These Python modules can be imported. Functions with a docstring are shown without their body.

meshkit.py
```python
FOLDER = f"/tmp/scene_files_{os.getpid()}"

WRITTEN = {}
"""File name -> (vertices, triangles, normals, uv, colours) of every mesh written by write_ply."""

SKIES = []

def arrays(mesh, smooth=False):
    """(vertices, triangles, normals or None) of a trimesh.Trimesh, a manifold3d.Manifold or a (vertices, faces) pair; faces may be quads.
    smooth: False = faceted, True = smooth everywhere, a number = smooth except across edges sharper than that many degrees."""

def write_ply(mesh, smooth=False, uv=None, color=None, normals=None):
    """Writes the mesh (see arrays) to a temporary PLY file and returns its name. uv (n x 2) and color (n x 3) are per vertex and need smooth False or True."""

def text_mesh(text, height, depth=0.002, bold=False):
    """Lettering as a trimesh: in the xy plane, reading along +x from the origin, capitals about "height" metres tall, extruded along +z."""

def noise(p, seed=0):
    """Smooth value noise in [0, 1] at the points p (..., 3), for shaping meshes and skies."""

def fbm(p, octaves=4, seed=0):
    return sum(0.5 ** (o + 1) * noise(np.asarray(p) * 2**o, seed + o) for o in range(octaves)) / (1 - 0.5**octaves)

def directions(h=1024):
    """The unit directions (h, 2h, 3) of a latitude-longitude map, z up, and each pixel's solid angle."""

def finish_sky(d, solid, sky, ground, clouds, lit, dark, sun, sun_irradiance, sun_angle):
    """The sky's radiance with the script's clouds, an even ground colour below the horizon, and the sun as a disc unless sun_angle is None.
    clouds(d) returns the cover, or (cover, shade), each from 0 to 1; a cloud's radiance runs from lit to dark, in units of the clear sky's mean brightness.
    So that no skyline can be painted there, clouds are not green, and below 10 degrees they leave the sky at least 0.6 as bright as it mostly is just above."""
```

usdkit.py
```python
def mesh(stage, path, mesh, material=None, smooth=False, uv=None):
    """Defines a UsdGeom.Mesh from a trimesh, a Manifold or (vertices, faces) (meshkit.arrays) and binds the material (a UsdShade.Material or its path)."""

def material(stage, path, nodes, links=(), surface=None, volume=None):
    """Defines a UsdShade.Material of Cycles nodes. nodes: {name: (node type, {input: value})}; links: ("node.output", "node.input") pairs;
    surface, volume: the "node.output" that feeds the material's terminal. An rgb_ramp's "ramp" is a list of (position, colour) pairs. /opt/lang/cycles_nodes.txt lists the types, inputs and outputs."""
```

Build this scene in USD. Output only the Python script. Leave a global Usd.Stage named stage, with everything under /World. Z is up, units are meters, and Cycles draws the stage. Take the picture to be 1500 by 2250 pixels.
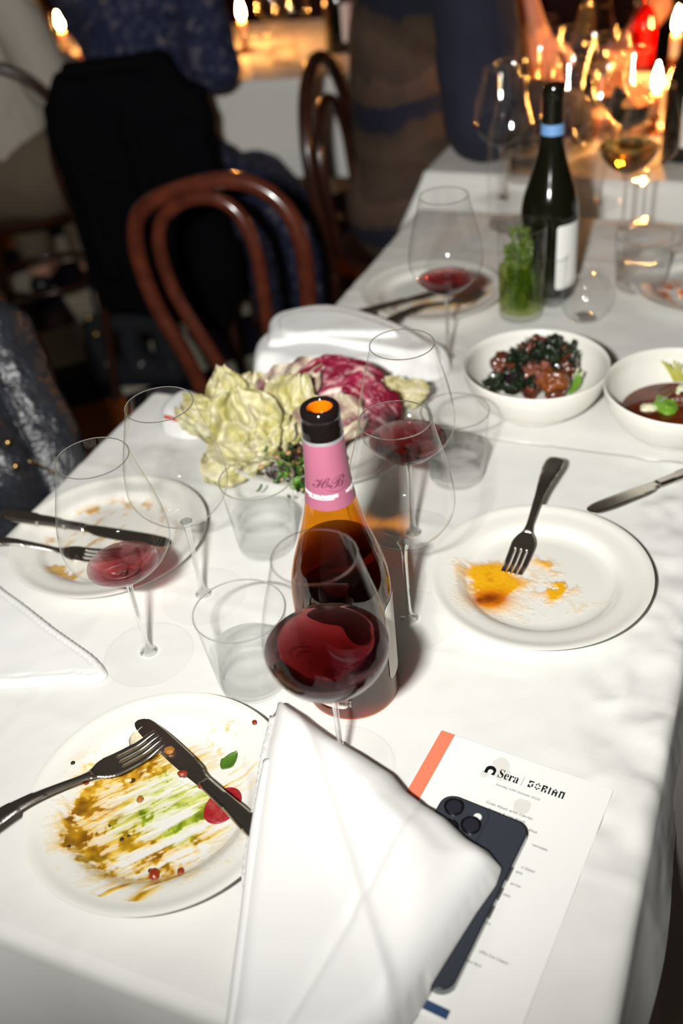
import math, random
import numpy as np, trimesh, manifold3d as m3
import usdkit, meshkit
from meshkit import noise, fbm
from pxr import Usd, UsdGeom, UsdLux, UsdShade, Sdf, Gf, Vt
from scipy.interpolate import PchipInterpolator
from scipy.spatial import Delaunay
from shapely.geometry import Polygon, Point, LineString, MultiPoint
from shapely import contains_xy, affinity, unary_union
from shapely.prepared import prep

stage = Usd.Stage.CreateInMemory()
UsdGeom.SetStageUpAxis(stage, 'Z'); UsdGeom.SetStageMetersPerUnit(stage, 1.0)
W0 = stage.DefinePrim('/World', 'Xform'); stage.SetDefaultPrim(W0)
stage.DefinePrim('/World/Looks', 'Scope')
random.seed(7); np.random.seed(7)

# ---------------------------------------------------------------- camera, flash, air
TZ = 0.75                                       # height of the table tops
PITCH, ROLL, CH = math.radians(36.75), math.radians(-6.495), TZ + .6655
FPX = 2187.5
fwd = np.array([0, math.cos(PITCH), -math.sin(PITCH)]); _r = np.array([1., 0, 0]); _u = np.cross(_r, fwd)
RT = math.cos(ROLL) * _r + math.sin(ROLL) * _u; UPV = -math.sin(ROLL) * _r + math.cos(ROLL) * _u
CAM = np.array([0, 0, CH])
cam = UsdGeom.Camera.Define(stage, '/World/camera')
cam.CreateHorizontalApertureAttr(24.0); cam.CreateVerticalApertureAttr(36.0); cam.CreateFocalLengthAttr(35.0)
cam.CreateClippingRangeAttr(Gf.Vec2f(.02, 60)); cam.CreateFStopAttr(3.2); cam.CreateFocusDistanceAttr(.86)
cam.CreateExposureAttr(0.0)
Mx = Gf.Matrix4d(*RT, 0, *UPV, 0, *(-fwd), 0, *CAM, 1)
cam.AddTransformOp().Set(Mx)

FLASH = np.array([-.14, -.005, TZ + .72])       # the photographer's flash beside the lens
fl = UsdLux.RectLight.Define(stage, '/World/flash')
fl.CreateWidthAttr(.062); fl.CreateHeightAttr(.04); fl.CreateIntensityAttr(5150.0); fl.CreateColorAttr(Gf.Vec3f(1.0, .985, .95))
_a = np.array([.16, math.cos(.32), math.sin(.32)]); _a /= np.linalg.norm(_a); _x = np.cross(_a, [0, 0, 1]); _x /= np.linalg.norm(_x); _y = np.cross(_x, _a)
fl.AddTransformOp().Set(Gf.Matrix4d(*_x, 0, *_y, 0, *(-_a), 0, *FLASH, 1))
dome = UsdLux.DomeLight.Define(stage, '/World/room_glow')      # the faint evening light of the room
dome.CreateIntensityAttr(.012); dome.CreateColorAttr(Gf.Vec3f(1.0, .82, .66))

# ---------------------------------------------------------------- helpers
def at(px, py, z=0.):
    """the point at height z above the table top that the photograph shows at (px, py)"""
    d = fwd + (px - 750) / FPX * RT - (py - 1125) / FPX * UPV
    return CAM + d * ((z + TZ - CH) / d[2])
def aty(px, py, y):
    d = fwd + (px - 750) / FPX * RT - (py - 1125) / FPX * UPV
    return CAM + d * (y / d[1])
_n = {}
def path(parent, name):
    k = parent + '/' + name; i = _n.get(k, 0); _n[k] = i + 1
    return k if i == 0 else f'{k}_{i:03d}'
def tag(p, label=None, cat=None, group=None, kind=None):
    p = p.GetPrim() if hasattr(p, 'GetPrim') else p
    for k, v in (('label', label), ('category', cat), ('group', group), ('kind', kind)):
        if v: p.SetCustomDataByKey(k, v)
    return p
def thing(name, label, cat, loc=(0, 0, 0), rotz=0., group=None):
    x = UsdGeom.Xform.Define(stage, path('/World', name))
    x.AddTranslateOp().Set(Gf.Vec3d(*map(float, loc)))
    if rotz: x.AddRotateZOp().Set(math.degrees(rotz))
    tag(x, label, cat, group); x.GetPrim().SetMetadata('comment', ''); 
    return x.GetPrim()
def part(parent, name, mesh, m, smooth=35, label=None, col=None, kind=None):
    pp = parent if isinstance(parent, str) else str(parent.GetPath())
    if col is not None: smooth = True
    o = usdkit.mesh(stage, path(pp, name), mesh, m, smooth=smooth)
    if col is not None:
        UsdGeom.PrimvarsAPI(o).CreatePrimvar('Col', Sdf.ValueTypeNames.Color3fArray, 'vertex').Set(Vt.Vec3fArray.FromNumpy(np.asarray(col, np.float32)))
    if label: o.GetPrim().SetCustomDataByKey('label', label)
    if kind: o.GetPrim().SetCustomDataByKey('kind', kind)
    return o.GetPrim()
def solo(name, label, cat, mesh, m, smooth=35, group=None, kind=None, col=None):
    return tag(part('/World', name, mesh, m, smooth, col=col), label, cat, group, kind)
def struct(name, mesh, m, smooth=False):
    return tag(part('/World', name, mesh, m, smooth), kind='structure')
def copy_of(src, loc, rotz=0., label=None, group=None):
    d = dict(src.GetCustomData())
    x = UsdGeom.Xform.Define(stage, path('/World', src.GetName().rsplit('_', 1)[0] if src.GetName()[-3:].isdigit() else src.GetName()))
    x.GetPrim().GetReferences().AddInternalReference(src.GetPath()); x.GetPrim().SetInstanceable(True)
    x.ClearXformOpOrder()
    x.AddTranslateOp().Set(Gf.Vec3d(*map(float, loc))); x.AddRotateZOp().Set(math.degrees(rotz))
    tag(x, label or d['label'], d['category'], group or d.get('group'))
    return x.GetPrim()
cat_ = trimesh.util.concatenate
def smooth_profile(pts, n=80):
    p = np.array(pts, float); t = np.r_[0, np.cumsum(np.hypot(*np.diff(p, axis=0).T))]
    s = np.linspace(0, t[-1], n)
    return np.stack([PchipInterpolator(t, p[:, 0])(s), PchipInterpolator(t, p[:, 1])(s)], 1)
def lathe(prof, n=96, cx=0., cy=0., z0=0.):
    p = np.asarray(prof, float); p[:, 0] = np.maximum(p[:, 0], 0)
    a = np.linspace(0, 2 * np.pi, n, endpoint=False)
    v = np.stack([p[:, None, 0] * np.cos(a), p[:, None, 0] * np.sin(a), np.repeat(p[:, 1:2], n, 1)], -1).reshape(-1, 3)
    f = []
    i = np.arange(n); j = (i + 1) % n
    for k in range(len(p) - 1):
        A, B = k * n, (k + 1) * n
        f.append(np.stack([A + i, A + j, B + j], 1)); f.append(np.stack([A + i, B + j, B + i], 1))
    m = trimesh.Trimesh(v + [cx, cy, z0], np.vstack(f), process=False)
    m.merge_vertices(); m.update_faces(m.nondegenerate_faces()); return m
def frames(pts, closed=False):
    P = np.asarray(pts, float); T = np.gradient(P, axis=0) if not closed else (np.roll(P, -1, 0) - np.roll(P, 1, 0))
    T /= np.linalg.norm(T, axis=1, keepdims=True) + 1e-12
    N = np.zeros_like(P); a = np.array([0, 0, 1.]) if abs(T[0, 2]) < .9 else np.array([1., 0, 0])
    v = a - T[0] * (a @ T[0]); N[0] = v / np.linalg.norm(v)
    for i in range(1, len(P)):
        v = N[i - 1] - T[i] * (N[i - 1] @ T[i]); N[i] = v / (np.linalg.norm(v) + 1e-12)
    return P, T, N, np.cross(T, N)
def tube(pts, r, k=12, closed=False, flat=1.0):
    P, T, N, B = frames(pts, closed); r = np.broadcast_to(np.asarray(r, float), (len(P),))
    a = np.linspace(0, 2 * np.pi, k, endpoint=False)
    v = (P[:, None] + r[:, None, None] * (np.cos(a)[None, :, None] * N[:, None] + flat * np.sin(a)[None, :, None] * B[:, None])).reshape(-1, 3)
    f = []; i = np.arange(k); j = (i + 1) % k; L = len(P)
    for s in range(L if closed else L - 1):
        A, Bb = s * k, ((s + 1) % L) * k
        f += [np.stack([A + i, A + j, Bb + j], 1), np.stack([A + i, Bb + j, Bb + i], 1)]
    if not closed:
        v = np.vstack([v, P[0], P[-1]]); c0, c1 = len(v) - 2, len(v) - 1
        f += [np.stack([np.full(k, c0), j, i], 1), np.stack([np.full(k, c1), (L - 1) * k + i, (L - 1) * k + j], 1)]
    return trimesh.Trimesh(v, np.vstack(f), process=False)
def spline(pts, n=60, closed=False):
    p = np.asarray(pts, float)
    if closed: p = np.vstack([p, p[:1]])
    from scipy.interpolate import CubicSpline
    t = np.r_[0, np.cumsum(np.linalg.norm(np.diff(p, axis=0), axis=1))]
    cs = CubicSpline(t, p, bc_type='periodic' if closed else 'natural')
    s = np.linspace(0, t[-1], n, endpoint=not closed); return cs(s)
def rbox(sx, sy, sz, r, seg=12):
    s = m3.Manifold.sphere(r, seg); parts = [s.translate((x, y, z)) for x in (-sx/2+r, sx/2-r) for y in (-sy/2+r, sy/2-r) for z in (-sz/2+r, sz/2-r)]
    return tm(m3.Manifold.batch_hull(parts))
def tm(m):
    q = m.to_mesh(); return trimesh.Trimesh(q.vert_properties[:, :3], q.tri_verts, process=False)
def blob(c, r, seed=0, amp=.25, freq=2.2, sub=3, rot=None):
    m = trimesh.creation.icosphere(sub); v = m.vertices
    d = 1 + amp * (fbm(v * freq + seed * 7.3, 3, seed) - .5) * 2
    v = v * d[:, None] * np.asarray(r)
    if rot is not None: v = v @ trimesh.transformations.euler_matrix(*rot)[:3, :3].T
    return trimesh.Trimesh(v + c, m.faces, process=False)
def hull_body(bones, step=.02, it=12, lam=.5):
    """bones: list of ((p, r), (q, r)); one continuous smoothed surface"""
    ms = []
    for (p, r), (q, s) in bones:
        ms.append(m3.Manifold.batch_hull([m3.Manifold.sphere(r, 20).translate(tuple(map(float, p))), m3.Manifold.sphere(s, 20).translate(tuple(map(float, q)))]))
    m = m3.Manifold.batch_boolean(ms, m3.OpType.Add).refine_to_length(step)
    t = tm(m); t.merge_vertices()
    trimesh.smoothing.filter_taubin(t, lamb=lam, nu=.53, iterations=it); return t
def poly_prism(poly, h, z0=0.):
    gs = getattr(poly, 'geoms', [poly]); out = []
    for g in gs:
        if g.area > 0: 
            m = trimesh.creation.extrude_polygon(g, h, engine='earcut'); m.apply_translation([0, 0, z0]); out.append(m)
    return cat_(out)
def grid_fill(poly, step, extra=None):
    """points inside a polygon and on its outline, and their triangles"""
    ring = np.array(LineString(poly.exterior.coords).segmentize(step).coords)[:-1]
    x0, y0, x1, y1 = poly.bounds; X, Y = np.meshgrid(np.arange(x0, x1, step), np.arange(y0, y1, step)); X[::2] += step / 2
    p = np.stack([X.ravel(), Y.ravel()], 1); inner = poly.buffer(-step * .6)
    p = p[contains_xy(inner, p[:, 0], p[:, 1])]
    q = np.vstack([ring, p]); d = Delaunay(q); c = q[d.simplices].mean(1)
    f = d.simplices[contains_xy(poly, c[:, 0], c[:, 1])]
    a = q[f]; s = np.cross(a[:, 1] - a[:, 0], a[:, 2] - a[:, 0]) < 0; f[s] = f[s][:, ::-1]
    return q, f, len(ring)
def solid_sheet(poly, step, top, bottom):
    """a closed body over a polygon between two height fields"""
    q, f, nr = grid_fill(poly, step)
    zt, zb = top(q), bottom(q); zb = np.minimum(zb, zt - 1e-4); N = len(q)
    v = np.vstack([np.c_[q, zt], np.c_[q, zb]]); i = np.arange(nr); j = (i + 1) % nr
    ccw = poly.exterior.is_ccw
    side = np.vstack([np.stack([i, N + i, N + j], 1), np.stack([i, N + j, j], 1)])
    if not ccw: pass
    a, b = q[0], q[1]
    s = side if ccw else side[:, ::-1]
    return trimesh.Trimesh(v, np.vstack([f, f[:, ::-1] + N, s]), process=False)
def place(mesh, loc, rotz=0., tilt=0.):
    m = mesh.copy(); m.apply_transform(trimesh.transformations.euler_matrix(tilt, 0, rotz)); m.apply_translation(loc); return m

# ---------------------------------------------------------------- materials
def lin(*c): return tuple((x / 255 / 12.92) if x / 255 < .04045 else ((x / 255 + .055) / 1.055) ** 2.4 for x in c)
MAT = {}
def mat(name, nodes, links, surface, volume=None):
    MAT[name] = usdkit.material(stage, '/World/Looks/' + name, nodes, links, surface=surface, volume=volume); return MAT[name]
def P(name, color, rough=.5, bump=None, var=None, **kw):
    """principled; bump (scale, strength, distance); var (scale, second colour, low, high) mottles the colour"""
    n = {'p': ('principled_bsdf', {'base_color': color, 'roughness': rough, **kw})}; l = []
    if bump or var: n['g'] = ('geometry', {})
    if bump:
        n['n'] = ('noise_texture', {'scale': bump[0], 'detail': 3.0}); n['b'] = ('bump', {'strength': bump[1], 'distance': bump[2]})
        l += [('g.position', 'n.vector'), ('n.fac', 'b.height'), ('b.normal', 'p.normal')]
    if var:
        n['v'] = ('noise_texture', {'scale': var[0], 'detail': 5.0}); n['r'] = ('rgb_ramp', {'ramp': [(var[2], color), (var[3], var[1])]})
        l += [('g.position', 'v.vector'), ('v.fac', 'r.fac'), ('r.color', 'p.base_color')]
    return mat(name, n, l, 'p.BSDF')
def schlick(n, l, f0=.04, tint=(1, 1, 1)):
    n.update({'lw': ('layer_weight', {'blend': .5}), 'pw': ('math', {'math_type': 'power', 'value2': 5.0}), 'ma': ('math', {'math_type': 'multiply_add', 'value2': .55 - f0, 'value3': f0}),
              'tr': ('transparent_bsdf', {'color': tint}), 'gl': ('glossy_bsdf', {'color': (1, 1, 1), 'roughness': .035}), 'mx': ('mix_closure', {})})
    l += [('lw.facing', 'pw.value1'), ('pw.value', 'ma.value1'), ('ma.value', 'mx.fac'), ('tr.BSDF', 'mx.closure1'), ('gl.BSDF', 'mx.closure2')]
def thin(name, tint, edge, f0=.05):
    """thin blown glass: clear straight through, mirror at the rims of the form, a little denser where the wall is seen edge-on"""
    n, l = {}, []; schlick(n, l, f0, tint)
    n['er'] = ('rgb_ramp', {'ramp': [(0, tint), (.70, tint), (.95, edge), (1, edge)]}); l += [('lw.facing', 'er.fac'), ('er.color', 'tr.color')]
    return mat(name, n, l, 'mx.closure')
def clear_mix(name, ior, tint, share, absorb=None, density=0., rough=0.):
    """glass or liquid: refracts, and lets a share of the light straight through"""
    n = {'gb': ('glass_bsdf', {'color': tint, 'IOR': ior, 'roughness': rough}), 'tr': ('transparent_bsdf', {'color': tint}), 'mx': ('mix_closure', {'fac': share})}
    l = [('gb.BSDF', 'mx.closure1'), ('tr.BSDF', 'mx.closure2')]; vol = None
    if absorb: n['ab'] = ('absorption_volume', {'color': absorb, 'density': density}); vol = 'ab.volume'
    return mat(name, n, l, 'mx.closure', vol)
def by_vertex(name, rough, bump=None, **kw):
    n = {'p': ('principled_bsdf', {'roughness': rough, **kw}), 'a': ('attribute', {'attribute': 'Col'})}; l = [('a.color', 'p.base_color')]
    if bump:
        n['g'] = ('geometry', {}); n['n'] = ('noise_texture', {'scale': bump[0], 'detail': 3.0}); n['b'] = ('bump', {'strength': bump[1], 'distance': bump[2]})
        l += [('g.position', 'n.vector'), ('n.fac', 'b.height'), ('b.normal', 'p.normal')]
    return mat(name, n, l, 'p.BSDF')

P('linen', (.72, .72, .69), .92, bump=(900., .25, .0006))
P('napkin_linen', (.76, .76, .745), .92, bump=(700., .22, .0006))
P('base_linen', (.62, .60, .57), .95, bump=(900., .3, .0006))
P('porcelain', (.74, .73, .675), .16, specular_ior_level=.5, coat_weight=.4)
P('bowl_porcelain', (.72, .71, .65), .25)
P('steel', (.62, .58, .53), .27, metallic=1.0)
P('bentwood', lin(72, 32, 22), .22, var=(30., lin(98, 46, 30), .35, .7), coat_weight=.6, coat_roughness=.12)
P('dark_wood', lin(44, 22, 16), .3, var=(25., lin(60, 30, 20), .35, .7), coat_weight=.4)
thin('thin_glass', (.997, .998, .997), (.78, .79, .78), .028)
thin('far_glass', (.985, .988, .985), (.74, .74, .74), .05)
clear_mix('stem_glass', 1.5, (.985, .99, .985), .5)
clear_mix('base_glass', 1.5, (.992, .995, .992), .55)
clear_mix('water', 1.33, (.995, .997, .997), .48)
clear_mix('red_wine', 1.34, (.97, .9, .9), .12, (.66, .0, .06), 95.)
clear_mix('red_wine_sip', 1.34, (.98, .92, .92), .45, (.74, .0, .08), 150.)
clear_mix('white_wine', 1.34, (.98, .95, .75), .3, (.9, .72, .1), 35.)
P('paper', (.82, .82, .79), .75)
P('ink', (.006, .006, .010), .8, specular_ior_level=.1); P('ink_grey', (.035, .035, .04), .8, specular_ior_level=.1)
P('ink_white', (.85, .84, .82), .5)

# ---------------------------------------------------------------- tables and cloths
AX, NX = np.array([.44, .898]), np.array([.898, -.44])           # along the row of tables, and across it
def nd(n, d): return n * NX + d * AX
def to_nd(p): return np.array([p[0] * NX[0] + p[1] * NX[1], p[0] * AX[0] + p[1] * AX[1]])
def drape(n0, n1, d0, d1, z, drop, seed, res=.008, folds=.02, wave=26., tilt=.10, crump=None, ax=AX, nx=NX, wr=.0011, rad=.012):
    """a cloth laid over the rectangle [n0,n1]x[d0,d1]: flat and lightly creased on top, bending over the edges and hanging in folds. drop = (left, right, front, back)"""
    U = np.r_[np.arange(n0 - drop[0], n0, res), np.arange(n0, n1, res), np.arange(n1, n1 + drop[1] + res * .9, res)]
    V = np.r_[np.arange(d0 - drop[2], d0, res), np.arange(d0, d1, res), np.arange(d1, d1 + drop[3] + res * .9, res)]
    u, v = np.meshgrid(U, V, indexing='ij'); cu, cv = np.clip(u, n0, n1), np.clip(v, d0, d1)
    eu, ev = u - cu, v - cv; s = np.hypot(eu, ev); du, dv = eu / (s + 1e-9), ev / (s + 1e-9)
    q = rad * math.pi / 2
    bend = np.minimum(s, q); out = rad * np.sin(bend / rad); down = rad * (1 - np.cos(bend / rad)); rest = np.maximum(s - q, 0)
    along = np.where(np.abs(eu) > np.abs(ev), v, u) + .35 * np.arctan2(dv, du)
    fo = folds * np.minimum(rest / .12, 1.5) * (np.sin(along * wave + seed) * .6 + (noise(np.stack([along * wave * .45, rest * 3, 0 * s], -1), seed) - .5) * 1.4 + .25)
    corner = np.minimum(np.abs(du), np.abs(dv)) * 1.4
    out = out + rest * (tilt + .45 * corner) + fo; down = down + rest * (1 - .10 * corner)
    on = np.stack([u * 9, v * 9, 0 * u], -1)
    w = (fbm(on, 3, seed) - .75) * wr * 2 + (fbm(on * 4.3, 2, seed + 5) - .5) * wr * .8
    for c in (.25, .5, .75):                                     # the cloth's ironed folds
        for a, lo, hi in ((u, n0, n1), (v, d0, d1)):
            w += wr * .7 * np.exp(-((a - (lo + c * (hi - lo)) - .006 * (noise(np.stack([(u + v) * 5, 0 * u, 0 * u], -1), seed + 9) - .5)) / .004) ** 2)
    w = np.minimum(w, 0.)
    if crump is not None: w = w + crump(u, v)
    x = (cu + du * out)[..., None] * nx + (cv + dv * out)[..., None] * ax
    p = np.concatenate([x, (z - down + w)[..., None]], -1)
    r2 = np.stack([u * 14, v * 14, 0 * u + 3], -1); p[..., 2] += np.where(s > q, (fbm(r2, 3, seed + 2) - .5) * .006, 0)
    a, b = u.shape; i = np.arange(a * b).reshape(a, b)
    f = np.vstack([np.stack([i[:-1, :-1], i[1:, :-1], i[1:, 1:]], -1).reshape(-1, 3), np.stack([i[:-1, :-1], i[1:, 1:], i[:-1, 1:]], -1).reshape(-1, 3)])
    return trimesh.Trimesh(p.reshape(-1, 3), f, process=False)
def table(n0, n1, d0, d1, label, z=TZ - .006, ax=AX, nx=NX):
    c = (n0 + n1) / 2 * nx + (d0 + d1) / 2 * ax
    t = thing('bistro_table', label, 'table', (*c, 0), math.atan2(nx[1], nx[0]))
    w, d = n1 - n0 - .02, d1 - d0 - .02
    top = rbox(w, d, .03, .008); top.apply_translation([0, 0, z - .017]); part(t, 'table_top', top, MAT['dark_wood'])
    part(t, 'pedestal', lathe(smooth_profile([(.0, .03), (.06, .03), (.035, .08), (.028, .3), (.03, .6), (.05, z - .033), (0, z - .033)], 40), 24), MAT['dark_wood'])
    for k in range(4):
        a = k * math.pi / 2 + math.pi / 4
        part(t, 'foot', tube(spline([(.02 * math.cos(a), .02 * math.sin(a), .09), (.14 * math.cos(a), .14 * math.sin(a), .06), (.27 * math.cos(a), .27 * math.sin(a), .016)], 14), .015), MAT['dark_wood'])
    return t
T1 = (-.745, -.02, .262, .985); T2 = (-.60, .13, .992, 1.70); T3 = (-.655, .95, 1.90, 2.65)
table(*T1, 'dark wooden pedestal table hidden under the nearest white cloth')
table(*T2, 'dark wooden pedestal table under the cloth with the two food bowls')
table(*T3, 'dark wooden pedestal table under the candlelit cloth at the upper right')
def crumple(u, v):
    e = np.exp(-np.maximum(-.055 - u, 0) / .035); q = np.stack([u * 22 + v * 4, v * 17, 0 * u], -1)
    r = 1 - np.abs(2 * fbm(q, 3, 31) - 1); return e * np.maximum((r - .72) * .011, -.0025) * np.clip((v - .35) * 6, .25, 1)
solo('tablecloth', 'long off-white under-cloth hanging to the dark floor beneath the nearest setting', 'tablecloth', drape(*T1, TZ - .0075, (.3, .34, .42, .2), 3, .012, .022, 17., .20), MAT['base_linen'], smooth=True)
solo('tablecloth', 'white square overlay cloth on the nearest table, under plates, bottle and menu', 'tablecloth', drape(*T1, TZ, (.16, .075, .17, .012), 11, .006, .012, 21., .26, crumple, wr=.0016), MAT['linen'], smooth=True)
solo('tablecloth', 'white cloth under the two food bowls and the green herb glass', 'tablecloth', drape(*T2, TZ - .0005, (.07, .18, .012, .12), 21, .008, .012, 20., .1, wr=.0022), MAT['linen'], smooth=True)
solo('tablecloth', 'white cloth on the candlelit table behind the blue-collared bottle', 'tablecloth', drape(*T3, TZ, (.12, .2, .085, .1), 33, .014, .010, 18., .06), MAT['linen'], smooth=True)
AX4 = np.array([.25, .968]); NX4 = np.array([.968, -.25])
def nd4(x, y): return np.array([x * NX4[0] + y * NX4[1], x * AX4[0] + y * AX4[1]])
_e = nd4(-.03, 2.885)
T4 = (_e[0] - 1.0, _e[0] + .42, _e[1], _e[1] + .75)
table(*T4, 'dark wooden pedestal table at the back under the candlelit white cloth', ax=AX4, nx=NX4)
solo('tablecloth', 'white cloth at the back beside the blue floral sleeve', 'tablecloth', drape(*T4, TZ, (.1, .1, .27, .1), 41, .014, .018, 9., .05, ax=AX4, nx=NX4), MAT['linen'], smooth=True)

# ---------------------------------------------------------------- plates
PR = .1084
PT = smooth_profile([(0, .0050), (.060, .0052), (.070, .0066), (.0765, .0112), (.081, .0138), (.096, .0168), (.1065, .0194), (PR, .0192)], 60)
PB = smooth_profile([(PR, .0186), (.1065, .0172), (.085, .011), (.066, .003), (.060, .0004), (.0565, .0004), (.055, .0026), (0, .0028)], 40)
def pz(r): return np.interp(r, PT[:, 0], PT[:, 1])
PLATE = lathe(np.vstack([PT, PB]), 144)
def plate(loc, label): 
    t = thing('dinner_plate', label, 'plate', (*loc, TZ + .0004))
    part(t, 'plate_body', PLATE, MAT['porcelain'], 40); return t
by_vertex('sauce', .28, bump=(260., .5, .0012), coat_weight=.3)
def smear(t, mask, colour, R=.095, res=.0006, thick=.0007, zf=pz, name='sauce_smear', lo=.03):
    """a thin wet film of sauce on a plate where mask > 0; mask and colour are functions of the plate's own x, y"""
    g = np.arange(-R, R, res); x, y = np.meshgrid(g, g, indexing='ij'); r = np.hypot(x, y); m = np.where(r < R, np.clip(mask(x, y), 0, 1), 0)
    keep = m > lo; i = np.arange(x.size).reshape(x.shape)
    q = np.stack([i[:-1, :-1], i[1:, :-1], i[1:, 1:], i[:-1, 1:]], -1).reshape(-1, 4); q = q[keep.ravel()[q].all(1)]
    if not len(q): return
    z = zf(r) + .00015 + thick * np.clip(m, 0, 1) * .9
    c = colour(x, y, m); pl = np.array([.74, .73, .675]); a = np.clip(m * 1.25, 0, 1)[..., None]; c = pl * (1 - a) + c * a
    f = np.vstack([q[:, [0, 1, 2]], q[:, [0, 2, 3]]]); used, f = np.unique(f, return_inverse=True); f = f.reshape(-1, 3)
    v = np.stack([x.ravel(), y.ravel(), z.ravel()], 1)[used]
    part(t, name, trimesh.Trimesh(v, f, process=False), MAT['sauce'], col=c.reshape(-1, 3)[used])
def nz(x, y, s, seed, oct=3): return fbm(np.stack([x * s, y * s, 0 * x + seed * 3.1], -1), oct, seed)
def sm(x, a, b): t = np.clip((x - a) / (b - a), 0, 1); return t * t * (3 - 2 * t)
def pal(t, *cs):
    cs = np.array(cs); k = np.linspace(0, 1, len(cs)); return np.stack([np.interp(t, k, cs[:, i]) for i in range(3)], -1)

fp = np.array([-.1722, .5180]); rp = np.array([.1855, .7330]); lp = np.array([-.2560, .8780]); kp = at(948, 633, .019)[:2]; xp = np.array([.566, 1.322])
# nearest plate: mustard and green smears dragged across the well
FPL = plate(fp, 'white plate of dragged mustard and green sauce, nearest the camera')
def fp_dir(x, y, a=.42): c, s = math.cos(a), math.sin(a); return x * c + y * s, -x * s + y * c
def fp_mask(x, y):
    u, v = fp_dir(x, y); st = fbm(np.stack([u * 22, v * 130, 0 * u], -1), 4, 5); st2 = fbm(np.stack([u * 60, v * 330, 0 * u + 4], -1), 3, 15); bl = .62 * nz(x, y, 80, 9, 4) + .38 * nz(x, y, 300, 19, 3); wob = nz(x, y, 26, 2) - .5
    rr = np.hypot(x + .010, y + .004); ang = sm(-x * .75 - y * .55 + .02, 0, .03)
    ring = np.exp(-((rr - .063 - wob * .022) / .012) ** 2) * ang
    well = sm(.078 + wob * .03 - rr, 0, .02)
    low = np.exp(-(((x + .008) / .055) ** 2 + ((y + .050 + .15 * x) / .020) ** 2)); lft = np.exp(-(((x + .062) / .014) ** 2 + ((y + .012) / .04) ** 2))
    film = well * (sm(st, .36, .62) * .34 + sm(st2 + .35 * (st - .5), .46, .66) * .34 + sm(bl, .52, .72) * sm(st, .4, .6) * .5)
    tail = np.exp(-((v + .080 + .006 * np.sin(u * 70)) / .0055) ** 2) * sm(u, -.075, -.05) * sm(.012 - u, 0, .03); tail2 = np.exp(-((v + .062) / .004) ** 2) * sm(u, -.085, -.07) * sm(-.035 - u, 0, .02)
    far = np.exp(-(((x - .052) / .03) ** 2 + ((y - .058) / .022) ** 2)) * sm(nz(x, y, 130, 33), .58, .74) * .7 + np.exp(-(((x - .06) / .05) ** 2 + ((y - .015) / .012) ** 2)) * sm(st2, .5, .7) * .5
    return 1.15 * film + .85 * ring * sm(bl + st * .4, .55, .85) + .8 * low * sm(bl + .3 * (st2 - .5), .44, .72) + lft * sm(bl, .42, .66) * .75 + (tail + tail2) * sm(st2, .32, .5) * .95 + far
def fp_col(x, y, m):
    g = sm(nz(x, y, 30, 21) + .8 * np.exp(-(((x - .012) / .03) ** 2 + ((y + .008) / .04) ** 2)) - .25, .42, .72)
    b = sm(m * .6 + nz(x, y, 120, 4) * .6, .62, 1.1)
    a = pal(b, lin(222, 184, 70), lin(184, 134, 22), lin(112, 70, 10)); gr = pal(b, lin(196, 200, 96), lin(142, 160, 36), lin(80, 96, 18))
    return a * (1 - g[..., None]) + gr * g[..., None]
smear(FPL, fp_mask, fp_col)
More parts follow.
